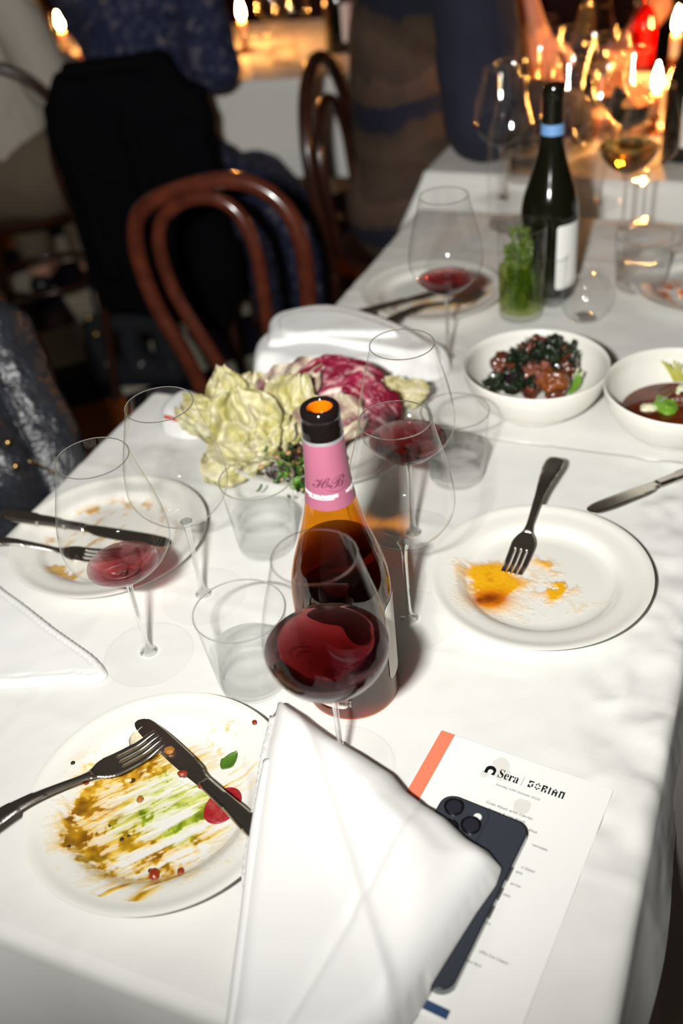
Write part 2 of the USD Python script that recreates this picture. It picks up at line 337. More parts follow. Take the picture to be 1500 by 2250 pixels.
# plate at the right: orange-yellow heap smeared to one side
RPL = plate(rp, 'white plate with a yellow-orange sauce smear and a fork lying in it')
def rp_mask(x, y):
    wob = nz(x, y, 40, 3) - .5; bl = .6 * nz(x, y, 90, 8) + .4 * nz(x, y, 260, 18)
    A = np.exp(-(((x + .040 + y * .25) / .033) ** 2 + ((y - .012) / .026) ** 4)); Bm = np.exp(-(((x + .052) / .022) ** 2 + ((y + .020) / .016) ** 2))
    arc = np.exp(-((np.hypot(x + .012, (y - .001) * 1.0) - .034 - wob * .012) / .006) ** 2) * sm(x, -.01, .012)
    C2 = np.exp(-(((x - .013) / .02) ** 2 + ((y + .014) / .010) ** 2)) * .9; D = np.exp(-(((x + .005) / .05) ** 2 + ((y + .045) / .01) ** 2)) * .35
    return np.clip(A * sm(bl + A * .5, .5, .85) * 1.1 + Bm * 1.1 + arc * sm(bl, .38, .6) * .8 + C2 * sm(bl, .40, .62) + D * sm(bl, .45, .7), 0, 1.2)
def rp_col(x, y, m):
    b = np.exp(-(((x + .052) / .018) ** 2 + ((y + .018) / .011) ** 2)) + .35 * sm(nz(x, y, 110, 14), .5, .8) * sm(m, .4, 1)
    return pal(np.clip(b, 0, 1), lin(228, 168, 22), lin(204, 112, 10), lin(120, 50, 6))
smear(RPL, rp_mask, rp_col, thick=.0016)
# plate at the left edge: faint ochre traces
LPL = plate(lp, 'white plate with faint ochre traces behind the sipped red wine glass')
def lp_mask(x, y):
    bl = nz(x, y, 80, 28); st = fbm(np.stack([(x + y) * 40, (x - y) * 140, 0 * x], -1), 3, 6)
    ring = np.exp(-((np.hypot(x, y) - .066) / .007) ** 2) * sm(bl, .48, .7); well = sm(.068 - np.hypot(x, y), 0, .02) * sm(st, .58, .78) * .55
    spots = np.exp(-(((x + .055) / .016) ** 2 + ((y + .045) / .02) ** 2)) * sm(bl, .5, .7)
    return np.clip(ring * .8 + well + spots * .8, 0, .75)
smear(LPL, lp_mask, lambda x, y, m: pal(np.clip(nz(x, y, 60, 3) * 1.4 - .2, 0, 1), lin(222, 196, 120), lin(196, 150, 62), lin(150, 96, 50)))
KPL = plate(kp, 'white plate with yellow leftovers under crossed dark cutlery, beyond the stacked napkin')
def kp_mask(x, y):
    bl = nz(x, y, 70, 40); return np.clip(np.exp(-(((x - .045) / .04) ** 2 + ((y + .01) / .03) ** 2)) * sm(bl, .3, .6) + .7 * np.exp(-(((x - .01) / .05) ** 2 + ((y + .03) / .02) ** 2)) * sm(bl, .4, .6), 0, 1)
smear(KPL, kp_mask, lambda x, y, m: pal(np.clip(nz(x, y, 90, 5) * 1.6 - .3, 0, 1), lin(236, 196, 60), lin(214, 160, 40), lin(150, 80, 30)), res=.001, thick=.003)
XPL = plate(xp, 'white plate with an orange smear, cut off by the right edge of the photo')
smear(XPL, lambda x, y: np.clip(np.exp(-(((x + .045) / .03) ** 2 + ((y + .005) / .04) ** 2)) * sm(nz(x, y, 60, 50), .35, .6), 0, 1), lambda x, y, m: pal(np.clip(nz(x, y, 90, 5) * 1.6 - .3, 0, 1), lin(226, 150, 50), lin(206, 90, 24), lin(140, 50, 20)), res=.001, thick=.002)

# ---------------------------------------------------------------- wine glasses and tumblers
GH = .228
BOWL = smooth_profile([(.0005, .0975), (.008, .0985), (.020, .1035), (.032, .1130), (.0415, .1240), (.0470, .1360), (.0480, .1450), (.0468, .1590), (.0428, .1800), (.0370, .2020), (.0304, GH)], 70)
def bowl_r(z): return np.interp(z, BOWL[:, 1], BOWL[:, 0])
RIM = tube(np.stack([.0304 * np.cos(np.linspace(0, 2 * np.pi, 96, endpoint=False)), .0304 * np.sin(np.linspace(0, 2 * np.pi, 96, endpoint=False)), np.full(96, GH)], 1), .00055, 8, closed=True)
STEM = lathe(smooth_profile([(0, .0971), (.006, .0968), (.0042, .092), (.0029, .084), (.0025, .06), (.0026, .03), (.0032, .014), (.0060, .0062), (.0085, .0040), (0, .0038)], 60), 32)
FOOT = lathe(smooth_profile([(0, .0036), (.010, .0034), (.025, .0022), (.0425, .0014), (.0435, .0010), (.0430, .0004), (.0425, .0003)], 40), 96)
by_vertex('crumb_mix', .5)
rim_m = clear_mix('rim_glass', 1.5, (.97, .97, .96), .3)
def wine_glass(loc, label, wine=None, level=.118, far=False, group=None):
    t = thing('wine_glass', label, 'glass', (*loc, TZ + .0003), group=group)
    g = MAT['far_glass'] if far else MAT['thin_glass']
    part(t, 'bowl', lathe(BOWL, 96), g, 60); part(t, 'rim', RIM, rim_m, True); part(t, 'stem', STEM, MAT['stem_glass'], 60); part(t, 'foot', FOOT, MAT['thin_glass'], 60)
    if wine:
        z = np.linspace(.0990, level, 30); r = np.maximum(bowl_r(z) - .0007, .001)
        part(t, 'wine', lathe(np.vstack([[(0, .0985)], np.stack([r, z], 1), [(r[-1] - .0008, level - .0001), (r[-1] - .003, level - .0008), (0, level - .0009)]]), 96), MAT[wine], 50)
    return t
GA = wine_glass((-.1994, .6991), 'stemmed wine glass holding a sip of red, in front of the left plate', 'red_wine_sip', .1140)
GB = wine_glass((-.1499, .7747), 'empty stemmed wine glass standing just behind the one with a sip of red')
GC = wine_glass((.0529, .7043), 'empty stemmed wine glass right behind the pink-collared bottle')
GD = wine_glass((-.0223, .5381), 'wine glass filled with dark red wine in front of the pink-collared bottle', 'red_wine', .141)
GE = wine_glass((.0738, .8357), 'wine glass with a little red wine behind the empty one by the bottle', 'red_wine_sip', .1215)
GF = wine_glass((.170, 1.2125), 'wine glass with a little red wine before the far plate with cutlery', 'red_wine_sip', .1185, far=True)
def tumbler(loc, label, r0=.031, r1=.0395, h=.088, base=.011, level=.045, far=False, group=None):
    t = thing('water_tumbler', label, 'glass', (*loc, TZ + .0003), group=group)
    wall = smooth_profile([(r0 - .003, .0), (r0 - .0008, .0012), (r0, .004), (r0 + (r1 - r0) * .3, h * .32), (r1, h)], 50)
    R = lambda z: np.interp(z, wall[:, 1], wall[:, 0])
    part(t, 'wall', lathe(wall, 96), MAT['far_glass' if far else 'thin_glass'], 60)
    a = np.linspace(0, 2 * np.pi, 96, endpoint=False); part(t, 'rim', tube(np.stack([r1 * np.cos(a), r1 * np.sin(a), np.full(96, h)], 1), .0008, 8, closed=True), rim_m, True)
    part(t, 'thick_base', lathe(smooth_profile([(r0 - .0035, .0003), (r0 - .0012, .004), (R(base) - .0006, base * .8), (R(base) - .003, base), (r0 * .5, base * .82), (0, base * .75)], 50), 96), MAT['base_glass'], 50)
    if level:
        z = np.linspace(base * 1.03, level, 20); r = R(z) - .0007
        part(t, 'water', lathe(np.vstack([np.stack([r, z], 1), [(r[-1] - .001, level - .0003), (r[-1] - .004, level - .001), (0, level - .0011)]]), 96), MAT['water'], 50)
    return t
tumbler((-.098, .6485), 'water tumbler nearest the smeared plate, in front of the other tumblers', r1=.0405, level=.040)
tumbler((-.0835, .8480), 'water tumbler by the crinkled salad leaves, left of the bottle neck', r1=.0385, level=.042)
tumbler((.1365, .9350), 'water tumbler behind the wine glasses, right of the salad plate', r1=.0375, level=.040)

# ---------------------------------------------------------------- the pink-collared bottle
bt = np.array([-.0073, .6273])
BTL = smooth_profile([(.0405, .0015), (.0415, .006), (.0415, .118), (.0405, .132), (.0372, .148), (.0318, .166), (.0258, .186), (.0206, .208), (.0178, .228), (.0162, .250), (.0151, .272), (.0147, .279)], 120)
def btl_r(z): return np.interp(z, BTL[:, 1], BTL[:, 0])
n, l = {}, []; schlick(n, l, .10, (.94, .54, .10)); mat('amber_glass', n, l, 'mx.closure')
P('dark_glass', (.006, .004, .004), .04, specular_ior_level=.4)
P('pink_foil', lin(140, 80, 100), .4); P('silver_foil', (.75, .75, .78), .3, metallic=.8)
P('label_paper', (.80, .77, .70), .6); P('label_grey', (.10, .10, .11), .4)
def ring_sheet(rf, z0, z1, a0, a1, off, th=.0002, na=60, nz_=16, corner=0.):
    """a label: a thin curved sheet wrapped on a body of revolution"""
    A = np.linspace(a0, a1, na); Zs = np.linspace(0, 1, nz_); v = []
    for o in (off, off + th):
        for k, a in enumerate(A):
            e = min(k, na - 1 - k) / (na - 1) * abs(a1 - a0) * .04
            c = max(corner - e, 0); cut = corner - math.sqrt(max(corner ** 2 - c ** 2, 0)) if corner else 0
            for s in Zs:
                z = z0 + cut + (z1 - z0 - 2 * cut) * s; r = rf(z) + o; v.append((r * math.cos(a), r * math.sin(a), z))
    v = np.array(v); N = na * nz_; i = np.arange(N).reshape(na, nz_)
    q = np.stack([i[:-1, :-1], i[1:, :-1], i[1:, 1:], i[:-1, 1:]], -1).reshape(-1, 4); f = np.vstack([q[:, [0, 2, 1]], q[:, [0, 3, 2]]])
    b = np.r_[i[:, 0], i[-1, 1:], i[-2::-1, -1], i[0, -2:0:-1]]; j = np.roll(b, -1)
    return trimesh.Trimesh(v, np.vstack([f, f[:, ::-1] + N, np.stack([b, j, j + N], 1), np.stack([b, j + N, b + N], 1)]), process=False)
def wrap(m, rf, a0, z0, off=.0004):
    m = m.subdivide_to_size(.0015) if m.area < .01 else m; v = m.vertices; z = z0 + v[:, 1]; R = rf(z); a = a0 + v[:, 0] / R; r = R + off + v[:, 2]
    return trimesh.Trimesh(np.stack([r * np.cos(a), r * np.sin(a), z], 1), m.faces, process=False)
def bottle_shape(t, rf_prof, glass, fill=None, fill_m=None, lip_z=.279, mouth=.0095, lipr=.0147, punt=True):
    outer = np.vstack([[(0, .022), (.012, .02), (.028, .006), (.036, .0006)], rf_prof]) if punt else rf_prof
    part(t, 'glass_body', lathe(outer, 96), glass, 50)
wb = thing('wine_bottle', 'open amber wine bottle with a pink neck collar, mid-table', 'bottle', (*bt, TZ + .0004))
bottle_shape(wb, BTL, MAT['amber_glass'])
lip = lathe(smooth_profile([(.0092, .262), (.0092, .2925), (.0104, .2952), (.0130, .2952), (.0148, .2925), (.0151, .2890), (.0146, .2862), (.0149, .2835), (.0153, .2770), (.0153, .2700), (.0152, .2690)], 60), 64)
part(wb, 'lip', lip, MAT['dark_glass'], 60)
P('amber_bore', lin(176, 88, 4), .15, coat_weight=.5)
part(wb, 'neck_bore', lathe(smooth_profile([(.0100, .2945), (.0090, .2925), (.0088, .28), (.0090, .266)], 20), 48), MAT['amber_bore'], 60)
part(wb, 'collar', lathe(np.vstack([[(btl_r(z) + .0003, z) for z in np.linspace(.2135, .2705, 24)], [(btl_r(.2705), .2708)]]), 96), MAT['pink_foil'], 50, label='pink paper collar with a dark monogram')
part(wb, 'collar_edge', lathe([(btl_r(.2690) + .0004, .2690), (btl_r(.2712) + .0008, .2700), (btl_r(.2712) + .0003, .2716)], 96), MAT['silver_foil'])
SERA = [[[(238,22),(241,28),(252,37),(280,48),(280,65),(277,70),(271,72),(264,72),(258,69),(258,65),(262,60),(262,53),(259,49),(254,47),(248,47),(244,49),(241,54),(241,62),(249,72),(264,77),(280,77),(292,74),(299,68),(303,56),(303,12),(305,10),(311,10),(311,7),(308,4),(298,-1),(289,-1),(282,4),(280,9),(274,4),(266,0),(251,-1),(244,2),(240,6),(238,11)],[(261,25),(262,14),(267,10),(272,10),(280,16),(280,42),(269,38),(264,33)]],[[(169,0),(169,4),(173,4),(177,8),(177,66),(176,69),(170,70),(170,74),(200,74),(201,63),(210,73),(217,76),(225,76),(231,73),(234,67),(234,60),(230,54),(221,53),(217,55),(214,61),(209,62),(204,59),(201,52),(201,9),(203,5),(212,4),(212,0)]],[[(98,48),(104,63),(114,73),(125,77),(141,76),(150,71),(157,62),(160,52),(160,41),(121,41),(121,33),(123,24),(128,15),(137,11),(147,12),(151,14),(157,21),(161,18),(150,5),(143,1),(136,-1),(124,-1),(117,1),(105,11),(101,18),(98,28)],[(123,66),(121,47),(141,47),(141,60),(137,71),(130,72),(125,70)]],[[(10,39),(15,39),(21,20),(26,13),(31,9),(42,5),(51,5),(58,7),(63,11),(66,18),(66,27),(64,32),(57,38),(33,49),(24,55),(17,62),(12,74),(12,87),(18,101),(28,109),(38,112),(51,112),(69,107),(73,107),(76,109),(76,112),(81,112),(81,77),(76,78),(71,92),(62,102),(50,107),(42,107),(34,104),(29,97),(29,92),(30,84),(37,77),(71,61),(82,50),(85,42),(86,30),(83,18),(80,13),(71,5),(59,0),(38,-1),(23,4),(18,4),(15,2),(15,-1),(10,-1)]]]
GH_H = [[[(-1,12),(-1,21),(1,25),(9,31),(19,31),(24,28),(26,23),(24,17),(11,13),(10,10),(11,7),(15,4),(19,3),(31,4),(38,8),(44,15),(51,27),(51,31),(48,31),(39,25),(35,25),(34,28),(46,35),(56,38),(61,48),(72,63),(70,64),(60,58),(52,58),(48,61),(47,63),(48,69),(57,80),(55,81),(42,73),(29,58),(24,59),(26,64),(32,70),(49,83),(55,85),(65,84),(69,79),(67,70),(68,68),(98,92),(101,93),(105,92),(104,89),(100,87),(94,78),(88,66),(83,50),(83,46),(85,46),(94,49),(102,63),(113,77),(133,95),(145,100),(153,100),(161,95),(162,85),(159,79),(148,68),(136,60),(114,50),(101,22),(98,12),(98,7),(100,6),(105,6),(117,10),(129,18),(155,42),(162,43),(162,41),(157,39),(141,22),(119,5),(104,0),(93,0),(85,5),(82,12),(82,24),(89,41),(88,43),(80,40),(73,25),(65,15),(48,3),(34,-1),(19,-1),(5,4)],[(120,61),(122,60),(130,64),(145,77),(151,89),(151,93),(149,96),(143,95),(135,88),(124,71)]]]
GH_B = [[[(9,14),(9,24),(13,30),(20,34),(29,34),(35,30),(36,23),(30,17),(21,16),(20,13),(21,9),(31,4),(42,5),(50,9),(60,21),(77,53),(88,69),(103,84),(119,93),(108,96),(85,95),(67,90),(54,84),(44,77),(36,68),(33,58),(34,53),(37,50),(46,49),(63,58),(73,69),(78,83),(80,83),(81,81),(80,66),(74,55),(62,45),(52,42),(41,42),(33,46),(30,50),(29,64),(35,74),(51,87),(76,97),(92,100),(110,100),(121,98),(128,95),(133,97),(140,97),(140,95),(136,94),(135,92),(140,89),(146,83),(148,78),(148,71),(146,66),(138,58),(120,51),(132,41),(135,29),(133,21),(128,13),(117,4),(104,-1),(94,-1),(86,4),(85,13),(94,25),(99,28),(103,28),(103,26),(92,17),(90,12),(91,5),(95,4),(105,11),(111,20),(115,31),(116,42),(113,48),(104,47),(102,51),(103,53),(117,53),(123,58),(127,64),(130,74),(130,81),(128,88),(125,90),(119,88),(111,79),(105,67),(97,44),(87,26),(73,11),(67,7),(51,1),(29,0),(17,4)]]]
def glyphs(gs, h, depth=.0001, cap=113.):
    ms = []
    for rings in gs:
        ms.append(trimesh.creation.extrude_polygon(Polygon(rings[0], rings[1:]).buffer(0), 1., engine='earcut'))
    m = cat_(ms); m.apply_scale([h / cap, h / cap, depth]); return m
mono = cat_([glyphs(GH_H, .0098), glyphs(GH_B, .0105).apply_translation([.0125, -.001, 0])])
amp = meshkit.text_mesh('&', .0045, .0001); amp.apply_translation([.0100, .0010, 0])
sw = tube(spline([(.0105, -.0015, .0001), (.016, -.0035, .0001), (.024, -.0035, .0001), (.0275, -.0005, .0001), (.0265, .002, .0001)], 30), .00022, 6)
P('monogram_ink', lin(92, 40, 62), .5)
part(wb, 'monogram', wrap(cat_([mono, amp, sw]), btl_r, math.radians(-133), .2335), MAT['monogram_ink'], False)
for k in range(3):
    a = math.radians(-168 + 120 * k)
    tx = meshkit.text_mesh('HENRI BOURGEOIS', .0024, .0001, bold=True); ln = trimesh.creation.box([.022, .0004, .0001]); ln.apply_translation([.017, -.0012, 0])
    part(wb, 'collar_lettering', wrap(cat_([tx, ln]), btl_r, a, .2245), MAT['ink_white'], False)
zw = np.linspace(.0030, .166, 60)
clear_mix('bottle_wine', 1.34, (.97, .9, .9), .5, (.80, .62, .52), 120.)
part(wb, 'wine', lathe(np.vstack([[(0, .024), (.012, .022), (.028, .0075), (.036, .0022)], np.stack([np.maximum(btl_r(zw) - .0007, 0), zw], 1), [(0, .1662)]]), 96), MAT['bottle_wine'], 50)
part(wb, 'front_label', ring_sheet(btl_r, .028, .112, math.radians(-38), math.radians(140), .0003, corner=.006), MAT['label_paper'], 60, label='cream paper label wrapped round the far side')
part(wb, 'back_label', ring_sheet(btl_r, .016, .095, math.radians(-175), math.radians(-97), .0003, corner=.006), MAT['label_paper'], 60, label='small cream back label with fine print')
part(wb, 'label_print', cat_([wrap(meshkit.text_mesh('750 ml', .003, .0001), btl_r, math.radians(-112), .021, .0006)] + [wrap(trimesh.creation.box([.024, .0008, .0001]).apply_translation([.012, 0, 0]), btl_r, math.radians(-158), .034 + .004 * k, .0006) for k in range(6)]), MAT['label_grey'], False)

# ---------------------------------------------------------------- cutlery
def blade_mesh(outline, step, th, zc, round_=.5):
    """a flat piece of cutlery from its outline: x along it, thickness th(x), centre line height zc(x), edges rounded over"""
    q, f, nr = grid_fill(outline, step); ring = LineString(outline.exterior.coords)
    from shapely import points, distance
    e = distance(points(q), outline.exterior); k = np.clip(e / (.0022), 0, 1); prof = np.sqrt(np.clip(1 - (1 - k) ** 2, .02, 1))
    h = th(q[:, 0]) * (round_ + (1 - round_) * prof) / 2 * np.where(e < 1e-6, .35, 1)
    N = len(q); v = np.vstack([np.c_[q, zc(q[:, 0]) + h], np.c_[q, zc(q[:, 0]) - h]]); i = np.arange(nr); j = (i + 1) % nr
    s = np.vstack([np.stack([i, N + i, N + j], 1), np.stack([i, N + j, j], 1)]); s = s if outline.exterior.is_ccw else s[:, ::-1]
    return trimesh.Trimesh(v, np.vstack([f, f[:, ::-1] + N, s]), process=False)
def sym(pts):
    p = smooth_profile(pts, 90); p[:, 1] = np.maximum(p[:, 1], 2e-5); return Polygon(np.vstack([p, p[::-1] * [1, -1]])).buffer(1e-6)
def fork_parts(L=.185):
    o = sym([(0, 0), (.001, .006), (.006, .0095), (.016, .0106), (.04, .0085), (.08, .0046), (.112, .0036), (.122, .0048), (.131, .0098), (.140, .0122), (.155, .0120), (.176, .0108), (L, .0098), (L + .0002, 0)])
    slots = [LineString([(.148, y * .96), (L + .01, y * .86)]).buffer(.0011) for y in (-.0061, 0, .0061)]
    tip = o.difference(unary_union(slots))
    zc = lambda x: .0105 * np.exp(-((x - .065) / .05) ** 2) + .0045 * sm(x, .165, L) - .001 * np.exp(-((x - .148) / .016) ** 2) + .004 * sm(.03 - x, 0, .03) * 0
    th = lambda x: np.interp(x, [0, .02, .1, .125, .15, L], [.0024, .0026, .0042, .0030, .0020, .0014])
    h, hd = tip.intersection(Polygon([(-1, -1), (.124, -1), (.124, 1), (-1, 1)])), tip.intersection(Polygon([(.124, -1), (1, -1), (1, 1), (.124, 1)]))
    big = lambda g: g if g.geom_type == 'Polygon' else max(g.geoms, key=lambda k: k.area)
    return blade_mesh(big(h), .0018, th, zc), blade_mesh(big(hd), .0011, th, zc)
def knife_parts(L=.205):
    o = sym([(0, 0), (.001, .005), (.006, .0085), (.03, .0088), (.07, .0066), (.1005, .0058)])
    o = Polygon(list(o.exterior.coords)).buffer(0).union(Polygon([(.09, -.0057), (.103, -.0057), (.103, .0057), (.09, .0057)]))
    bl = Polygon(smooth_profile([(.101, .0056), (.108, .0062), (.14, .0074), (.175, .0076), (.192, .0066), (.202, .0034), (L, -.0015), (.2035, -.0060), (.196, -.0092), (.17, -.0110), (.14, -.0106), (.118, -.0092), (.110, -.0066), (.101, -.0056)], 120)).buffer(0)
    return blade_mesh(o, .0018, lambda x: np.interp(x, [0, .01, .06, .103], [.004, .0062, .0072, .0060]), lambda x: 0 * x), blade_mesh(bl, .0018, lambda x: np.interp(x, [.1, .11, .2], [.004, .0022, .0014]), lambda x: 0 * x)
FORK, KNIFE = fork_parts(), knife_parts()
def aim(tip, end, L, mesh, roll=0.):
    """moves a piece whose x runs from its handle's end (0) to its tip (L): the tip to tip, the handle towards end"""
    tip, end = np.array(tip, float), np.array(end, float); ex = tip - end; ex /= np.linalg.norm(ex); ey = np.cross([0, 0, 1.], ex); ey /= np.linalg.norm(ey); ez = np.cross(ex, ey)
    c, s = math.cos(roll), math.sin(roll); ey, ez = c * ey + s * ez, -s * ey + c * ez
    M = np.eye(4); M[:3, 0], M[:3, 1], M[:3, 2] = ex, ey, ez; M[:3, 3] = tip - ex * L
    m = mesh.copy(); m.apply_transform(M); return m
def cutlery(kind, tip, end, label, roll=0., flip=False):
    L, ms = (.185, FORK) if kind == 'fork' else (.205, KNIFE); base = np.array(tip, float)
    if flip: ms = [trimesh.Trimesh(m.vertices * [1, -1, 1], m.faces[:, ::-1], process=False) for m in ms]
    t = thing('table_' + kind, label, kind, base)
    for m, nme in zip(ms, ('handle', 'tines' if kind == 'fork' else 'blade')):
        g = aim(base, end, L, m, roll); g.apply_translation(-base); part(t, nme, g, MAT['steel'], True)
    return t
cutlery('knife', at(299, 1582, .0150), at(540, 1802, .0235), 'sauce-streaked knife on the nearest plate, its handle under the napkin', roll=.06)
cutlery('fork', at(353, 1628, .0205), at(0, 1812, .0290), 'fork resting its tines on the knife of the nearest plate')
cutlery('fork', at(1122, 1266, .0090), at(1205, 1052, .0260), 'dark fork lying in the orange sauce of the right plate')
cutlery('knife', at(1289, 1121, .0225), at(1500, 1042, .0050), 'knife resting its tip on the rim of the plate with orange sauce', flip=True)
cutlery('knife', at(378, 1192, .0080), at(12, 1130, .0270), 'knife across the left plate, higher of the pair in the photo', roll=.05)
cutlery('fork', at(262, 1224, .0085), at(0, 1204, .0270), 'fork on the left plate, lower of the pair in the photo')
cutlery('knife', at(1012, 625, .0130), at(787, 690, .0260), 'knife on the far plate of yellow leftovers, the one farther from the napkin')
cutlery('fork', at(1062, 645, .0130), at(842, 714, .0260), 'fork on the far plate of yellow leftovers, nearer the stacked napkin')

# scraps on the nearest plate
P('crumb', lin(160, 104, 36), .5, coat_weight=.5); P('dark_seed', lin(46, 34, 18), .35); P('chili', lin(140, 46, 14), .35, coat_weight=.5); P('onion', lin(226, 186, 120), .3, coat_weight=.5)
P('green_leaf', lin(74, 112, 28), .35, coat_weight=.4); P('radish', lin(150, 26, 34), .3, var=(160., lin(168, 72, 74), .42, .75), coat_weight=.6); P('radish_skin', lin(150, 20, 40), .35)
def onplate(px, py, c, h=0.): p = at(px, py, .012); r = math.hypot(*(p[:2] - c)); return np.array([p[0], p[1], TZ + .0004 + pz(r) + h])
for k, (px, py, s, m, nme, lab) in enumerate([
    (163, 1684, .0022, 'dark_seed', 'peppercorn', 'peppercorn at the outer left of the sauce on the nearest plate'), (264, 1835, .0021, 'dark_seed', 'peppercorn', 'peppercorn in the middle of the smears, larger of two close together'),
    (279, 1827, .0016, 'dark_seed', 'peppercorn', 'peppercorn in the middle of the smears, smaller of two close together'), (327, 1904, .0022, 'dark_seed', 'peppercorn', 'peppercorn beside the red-brown scrap at the low side of the smears'),
    (237, 1805, .0013, 'dark_seed', 'peppercorn', 'tiny peppercorn just below the fork neck'), (152, 1862, .0018, 'dark_seed', 'peppercorn', 'peppercorn in the olive sauce at the lower left of the nearest plate'),
    (187, 1710, .0036, 'chili', 'chili_scrap', 'small red chili square under the fork handle'), (337, 1915, .0048, 'chili', 'tomato_scrap', 'red-brown scrap at the low side of the smears'), (395, 1908, .0030, 'chili', 'tomato_scrap', 'orange scrap alone near the rim below the smears'),
    (305, 1747, .0032, 'crumb', 'crumb', 'golden crumb below the fork tines'), (562, 1600, .0026, 'chili', 'chili_scrap', 'orange fleck at the far right rim of the nearest plate')]):
    s *= .85; r = (s, s * (1.25 if k > 5 else 1), s * .62); solo(nme, lab, 'scrap', blob(onplate(px, py, fp, s * .5), r, k, .35 if k > 5 else .08, 2., 2), MAT[m], True)
for px, py, s, m, nme, lab, h in [(281, 1714, .0030, 'onion', 'crumb', 'pale crumb caught in the fork tines', .009), (400, 1700, .0042, 'chili', 'chili_scrap', 'orange scrap lying on the knife blade', .0085), (372, 1648, .0046, 'crumb', 'crumb', 'golden crumb where the tines meet the knife', .009), (442, 1728, .0028, 'chili', 'chili_scrap', 'orange fleck at the knife bolster', .0095)]:
    p = at(px, py, .012 + h); solo(nme, lab, 'scrap', blob(p, (s, s * .75, s * .5), int(px), .4, 2., 2), MAT[m], True)
rs = thing('radish_slice', 'half-hidden red radish slice under the knife handle', 'radish', onplate(487, 1762, fp, .0012))
hm = Polygon([(.0175 * math.cos(a), .0125 * math.sin(a)) for a in np.linspace(0, 2 * np.pi, 60, endpoint=False)])
g = poly_prism(hm, .0016); g.apply_transform(trimesh.transformations.rotation_matrix(1.9 + 2.2, [0, 0, 1])); part(rs, 'flesh', g, MAT['radish'], 30)
c = np.array(hm.exterior.coords)[:-1]; g = tube(np.c_[c, np.full(len(c), .0008)], .0009, 8, closed=True); g.apply_transform(trimesh.transformations.rotation_matrix(1.9 + 2.2, [0, 0, 1])); part(rs, 'skin', g, MAT['radish_skin'], True)
def leaf_sheet(L, Wd, curl, seed, th=.0006, ruffle=.12, n=26, blunt=.7):
    """a leaf blade: x along its length, y across; cupped, ruffled at the edge, closed and thin"""
    s, t = np.meshgrid(np.linspace(0, 1, n), np.linspace(-1, 1, n), indexing='ij'); w = Wd * np.sin(np.pi * np.clip(s, .02, .985) ** .75) ** blunt
    q = np.stack([s * 4, t * 3, 0 * s + seed * 5.7], -1); z = curl * (t ** 2 * Wd + (s - .5) ** 2 * L * .8) + ruffle * Wd * (fbm(q * 1.6, 3, seed) - .5) * (1 + 2.2 * t ** 2)
    x = L * (s - .5) + ruffle * L * .35 * (fbm(q + 9, 2, seed + 3) - .5); y = t * w * (1 + .35 * (fbm(q * 1.4 + 4, 2, seed + 1) - .5))
    top = np.stack([x, y, z], -1).reshape(-1, 3); bot = top - [0, 0, th]; i = np.arange(n * n).reshape(n, n)
    f = np.vstack([np.stack([i[:-1, :-1], i[1:, :-1], i[1:, 1:]], -1).reshape(-1, 3), np.stack([i[:-1, :-1], i[1:, 1:], i[:-1, 1:]], -1).reshape(-1, 3)])
    b = np.r_[i[:, 0], i[-1, 1:], i[-2::-1, -1], i[0, -2:0:-1]]; j = np.roll(b, -1); N = n * n
    return trimesh.Trimesh(np.vstack([top, bot]), np.vstack([f, f[:, ::-1] + N, np.stack([b, b + N, j + N], 1), np.stack([b, j + N, j], 1)]), process=False), s.ravel(), t.ravel()
def eul(m, rx, ry, rz, loc): m.apply_transform(trimesh.transformations.euler_matrix(rx, ry, rz)); m.apply_translation(loc); return m
g = leaf_sheet(.020, .006, .3, 4)[0]; solo('salad_scrap', 'bright green leaf scrap between knife and far rim of the nearest plate', 'leaf', eul(g, 0, 0, .9, onplate(503, 1666, fp, .002)), MAT['green_leaf'], True)
g = leaf_sheet(.030, .006, .5, 8)[0]; P('pale_flesh', lin(226, 214, 184), .4); solo('shallot_scrap', 'pale scrap hanging from the knife tip', 'scrap', eul(g, .4, .2, 1.2, onplate(304, 1626, fp, .007)), MAT['pale_flesh'], True)

# ---------------------------------------------------------------- napkins
def outline(pts, z, n=220): return Polygon(spline([at(x, y, z)[:2] for x, y in pts], n, closed=True)).buffer(0)
def inside_dist(poly, q):
    from shapely import points, distance
    return distance(points(q), poly.exterior)
NAP = [(604, 1512), (650, 1545), (735, 1604), (800, 1640), (868, 1683), (900, 1722), (942, 1752), (985, 1778), (1030, 1822), (1075, 1848), (1101, 1880), (1090, 1912), (1045, 1975), (1008, 2032), (960, 2110), (915, 2180), (868, 2250), (760, 2330), (600, 2350), (470, 2310), (492, 2180), (520, 1960), (545, 1800), (572, 1640)]
np_ = Polygon([at(x, y, .030)[:2] for x, y in NAP]).buffer(.004).buffer(-.004).simplify(.0003)
ph_ex, ph_ey = np.array([.83, -.5577]), np.array([.5577, .83]); ph_c = np.array([.1165, .4555]) - ph_ex * .03575 - ph_ey * .07335
def support(q):
    """what lies under the front napkin: cloth, plate rim, glass foot, phone"""
    z = np.full(len(q), .0012); r = np.hypot(*(q - fp).T); z = np.where(r < PR + .004, .0215, z)
    r = np.hypot(*(q - [-.0223, .5381]).T); z = np.where(r < .046, .0055, z); d = q - ph_c; a, b = np.abs(d @ ph_ex), np.abs(d @ ph_ey)
    z = np.where((a < .0375) & (b < .0755), .0112, z); return z
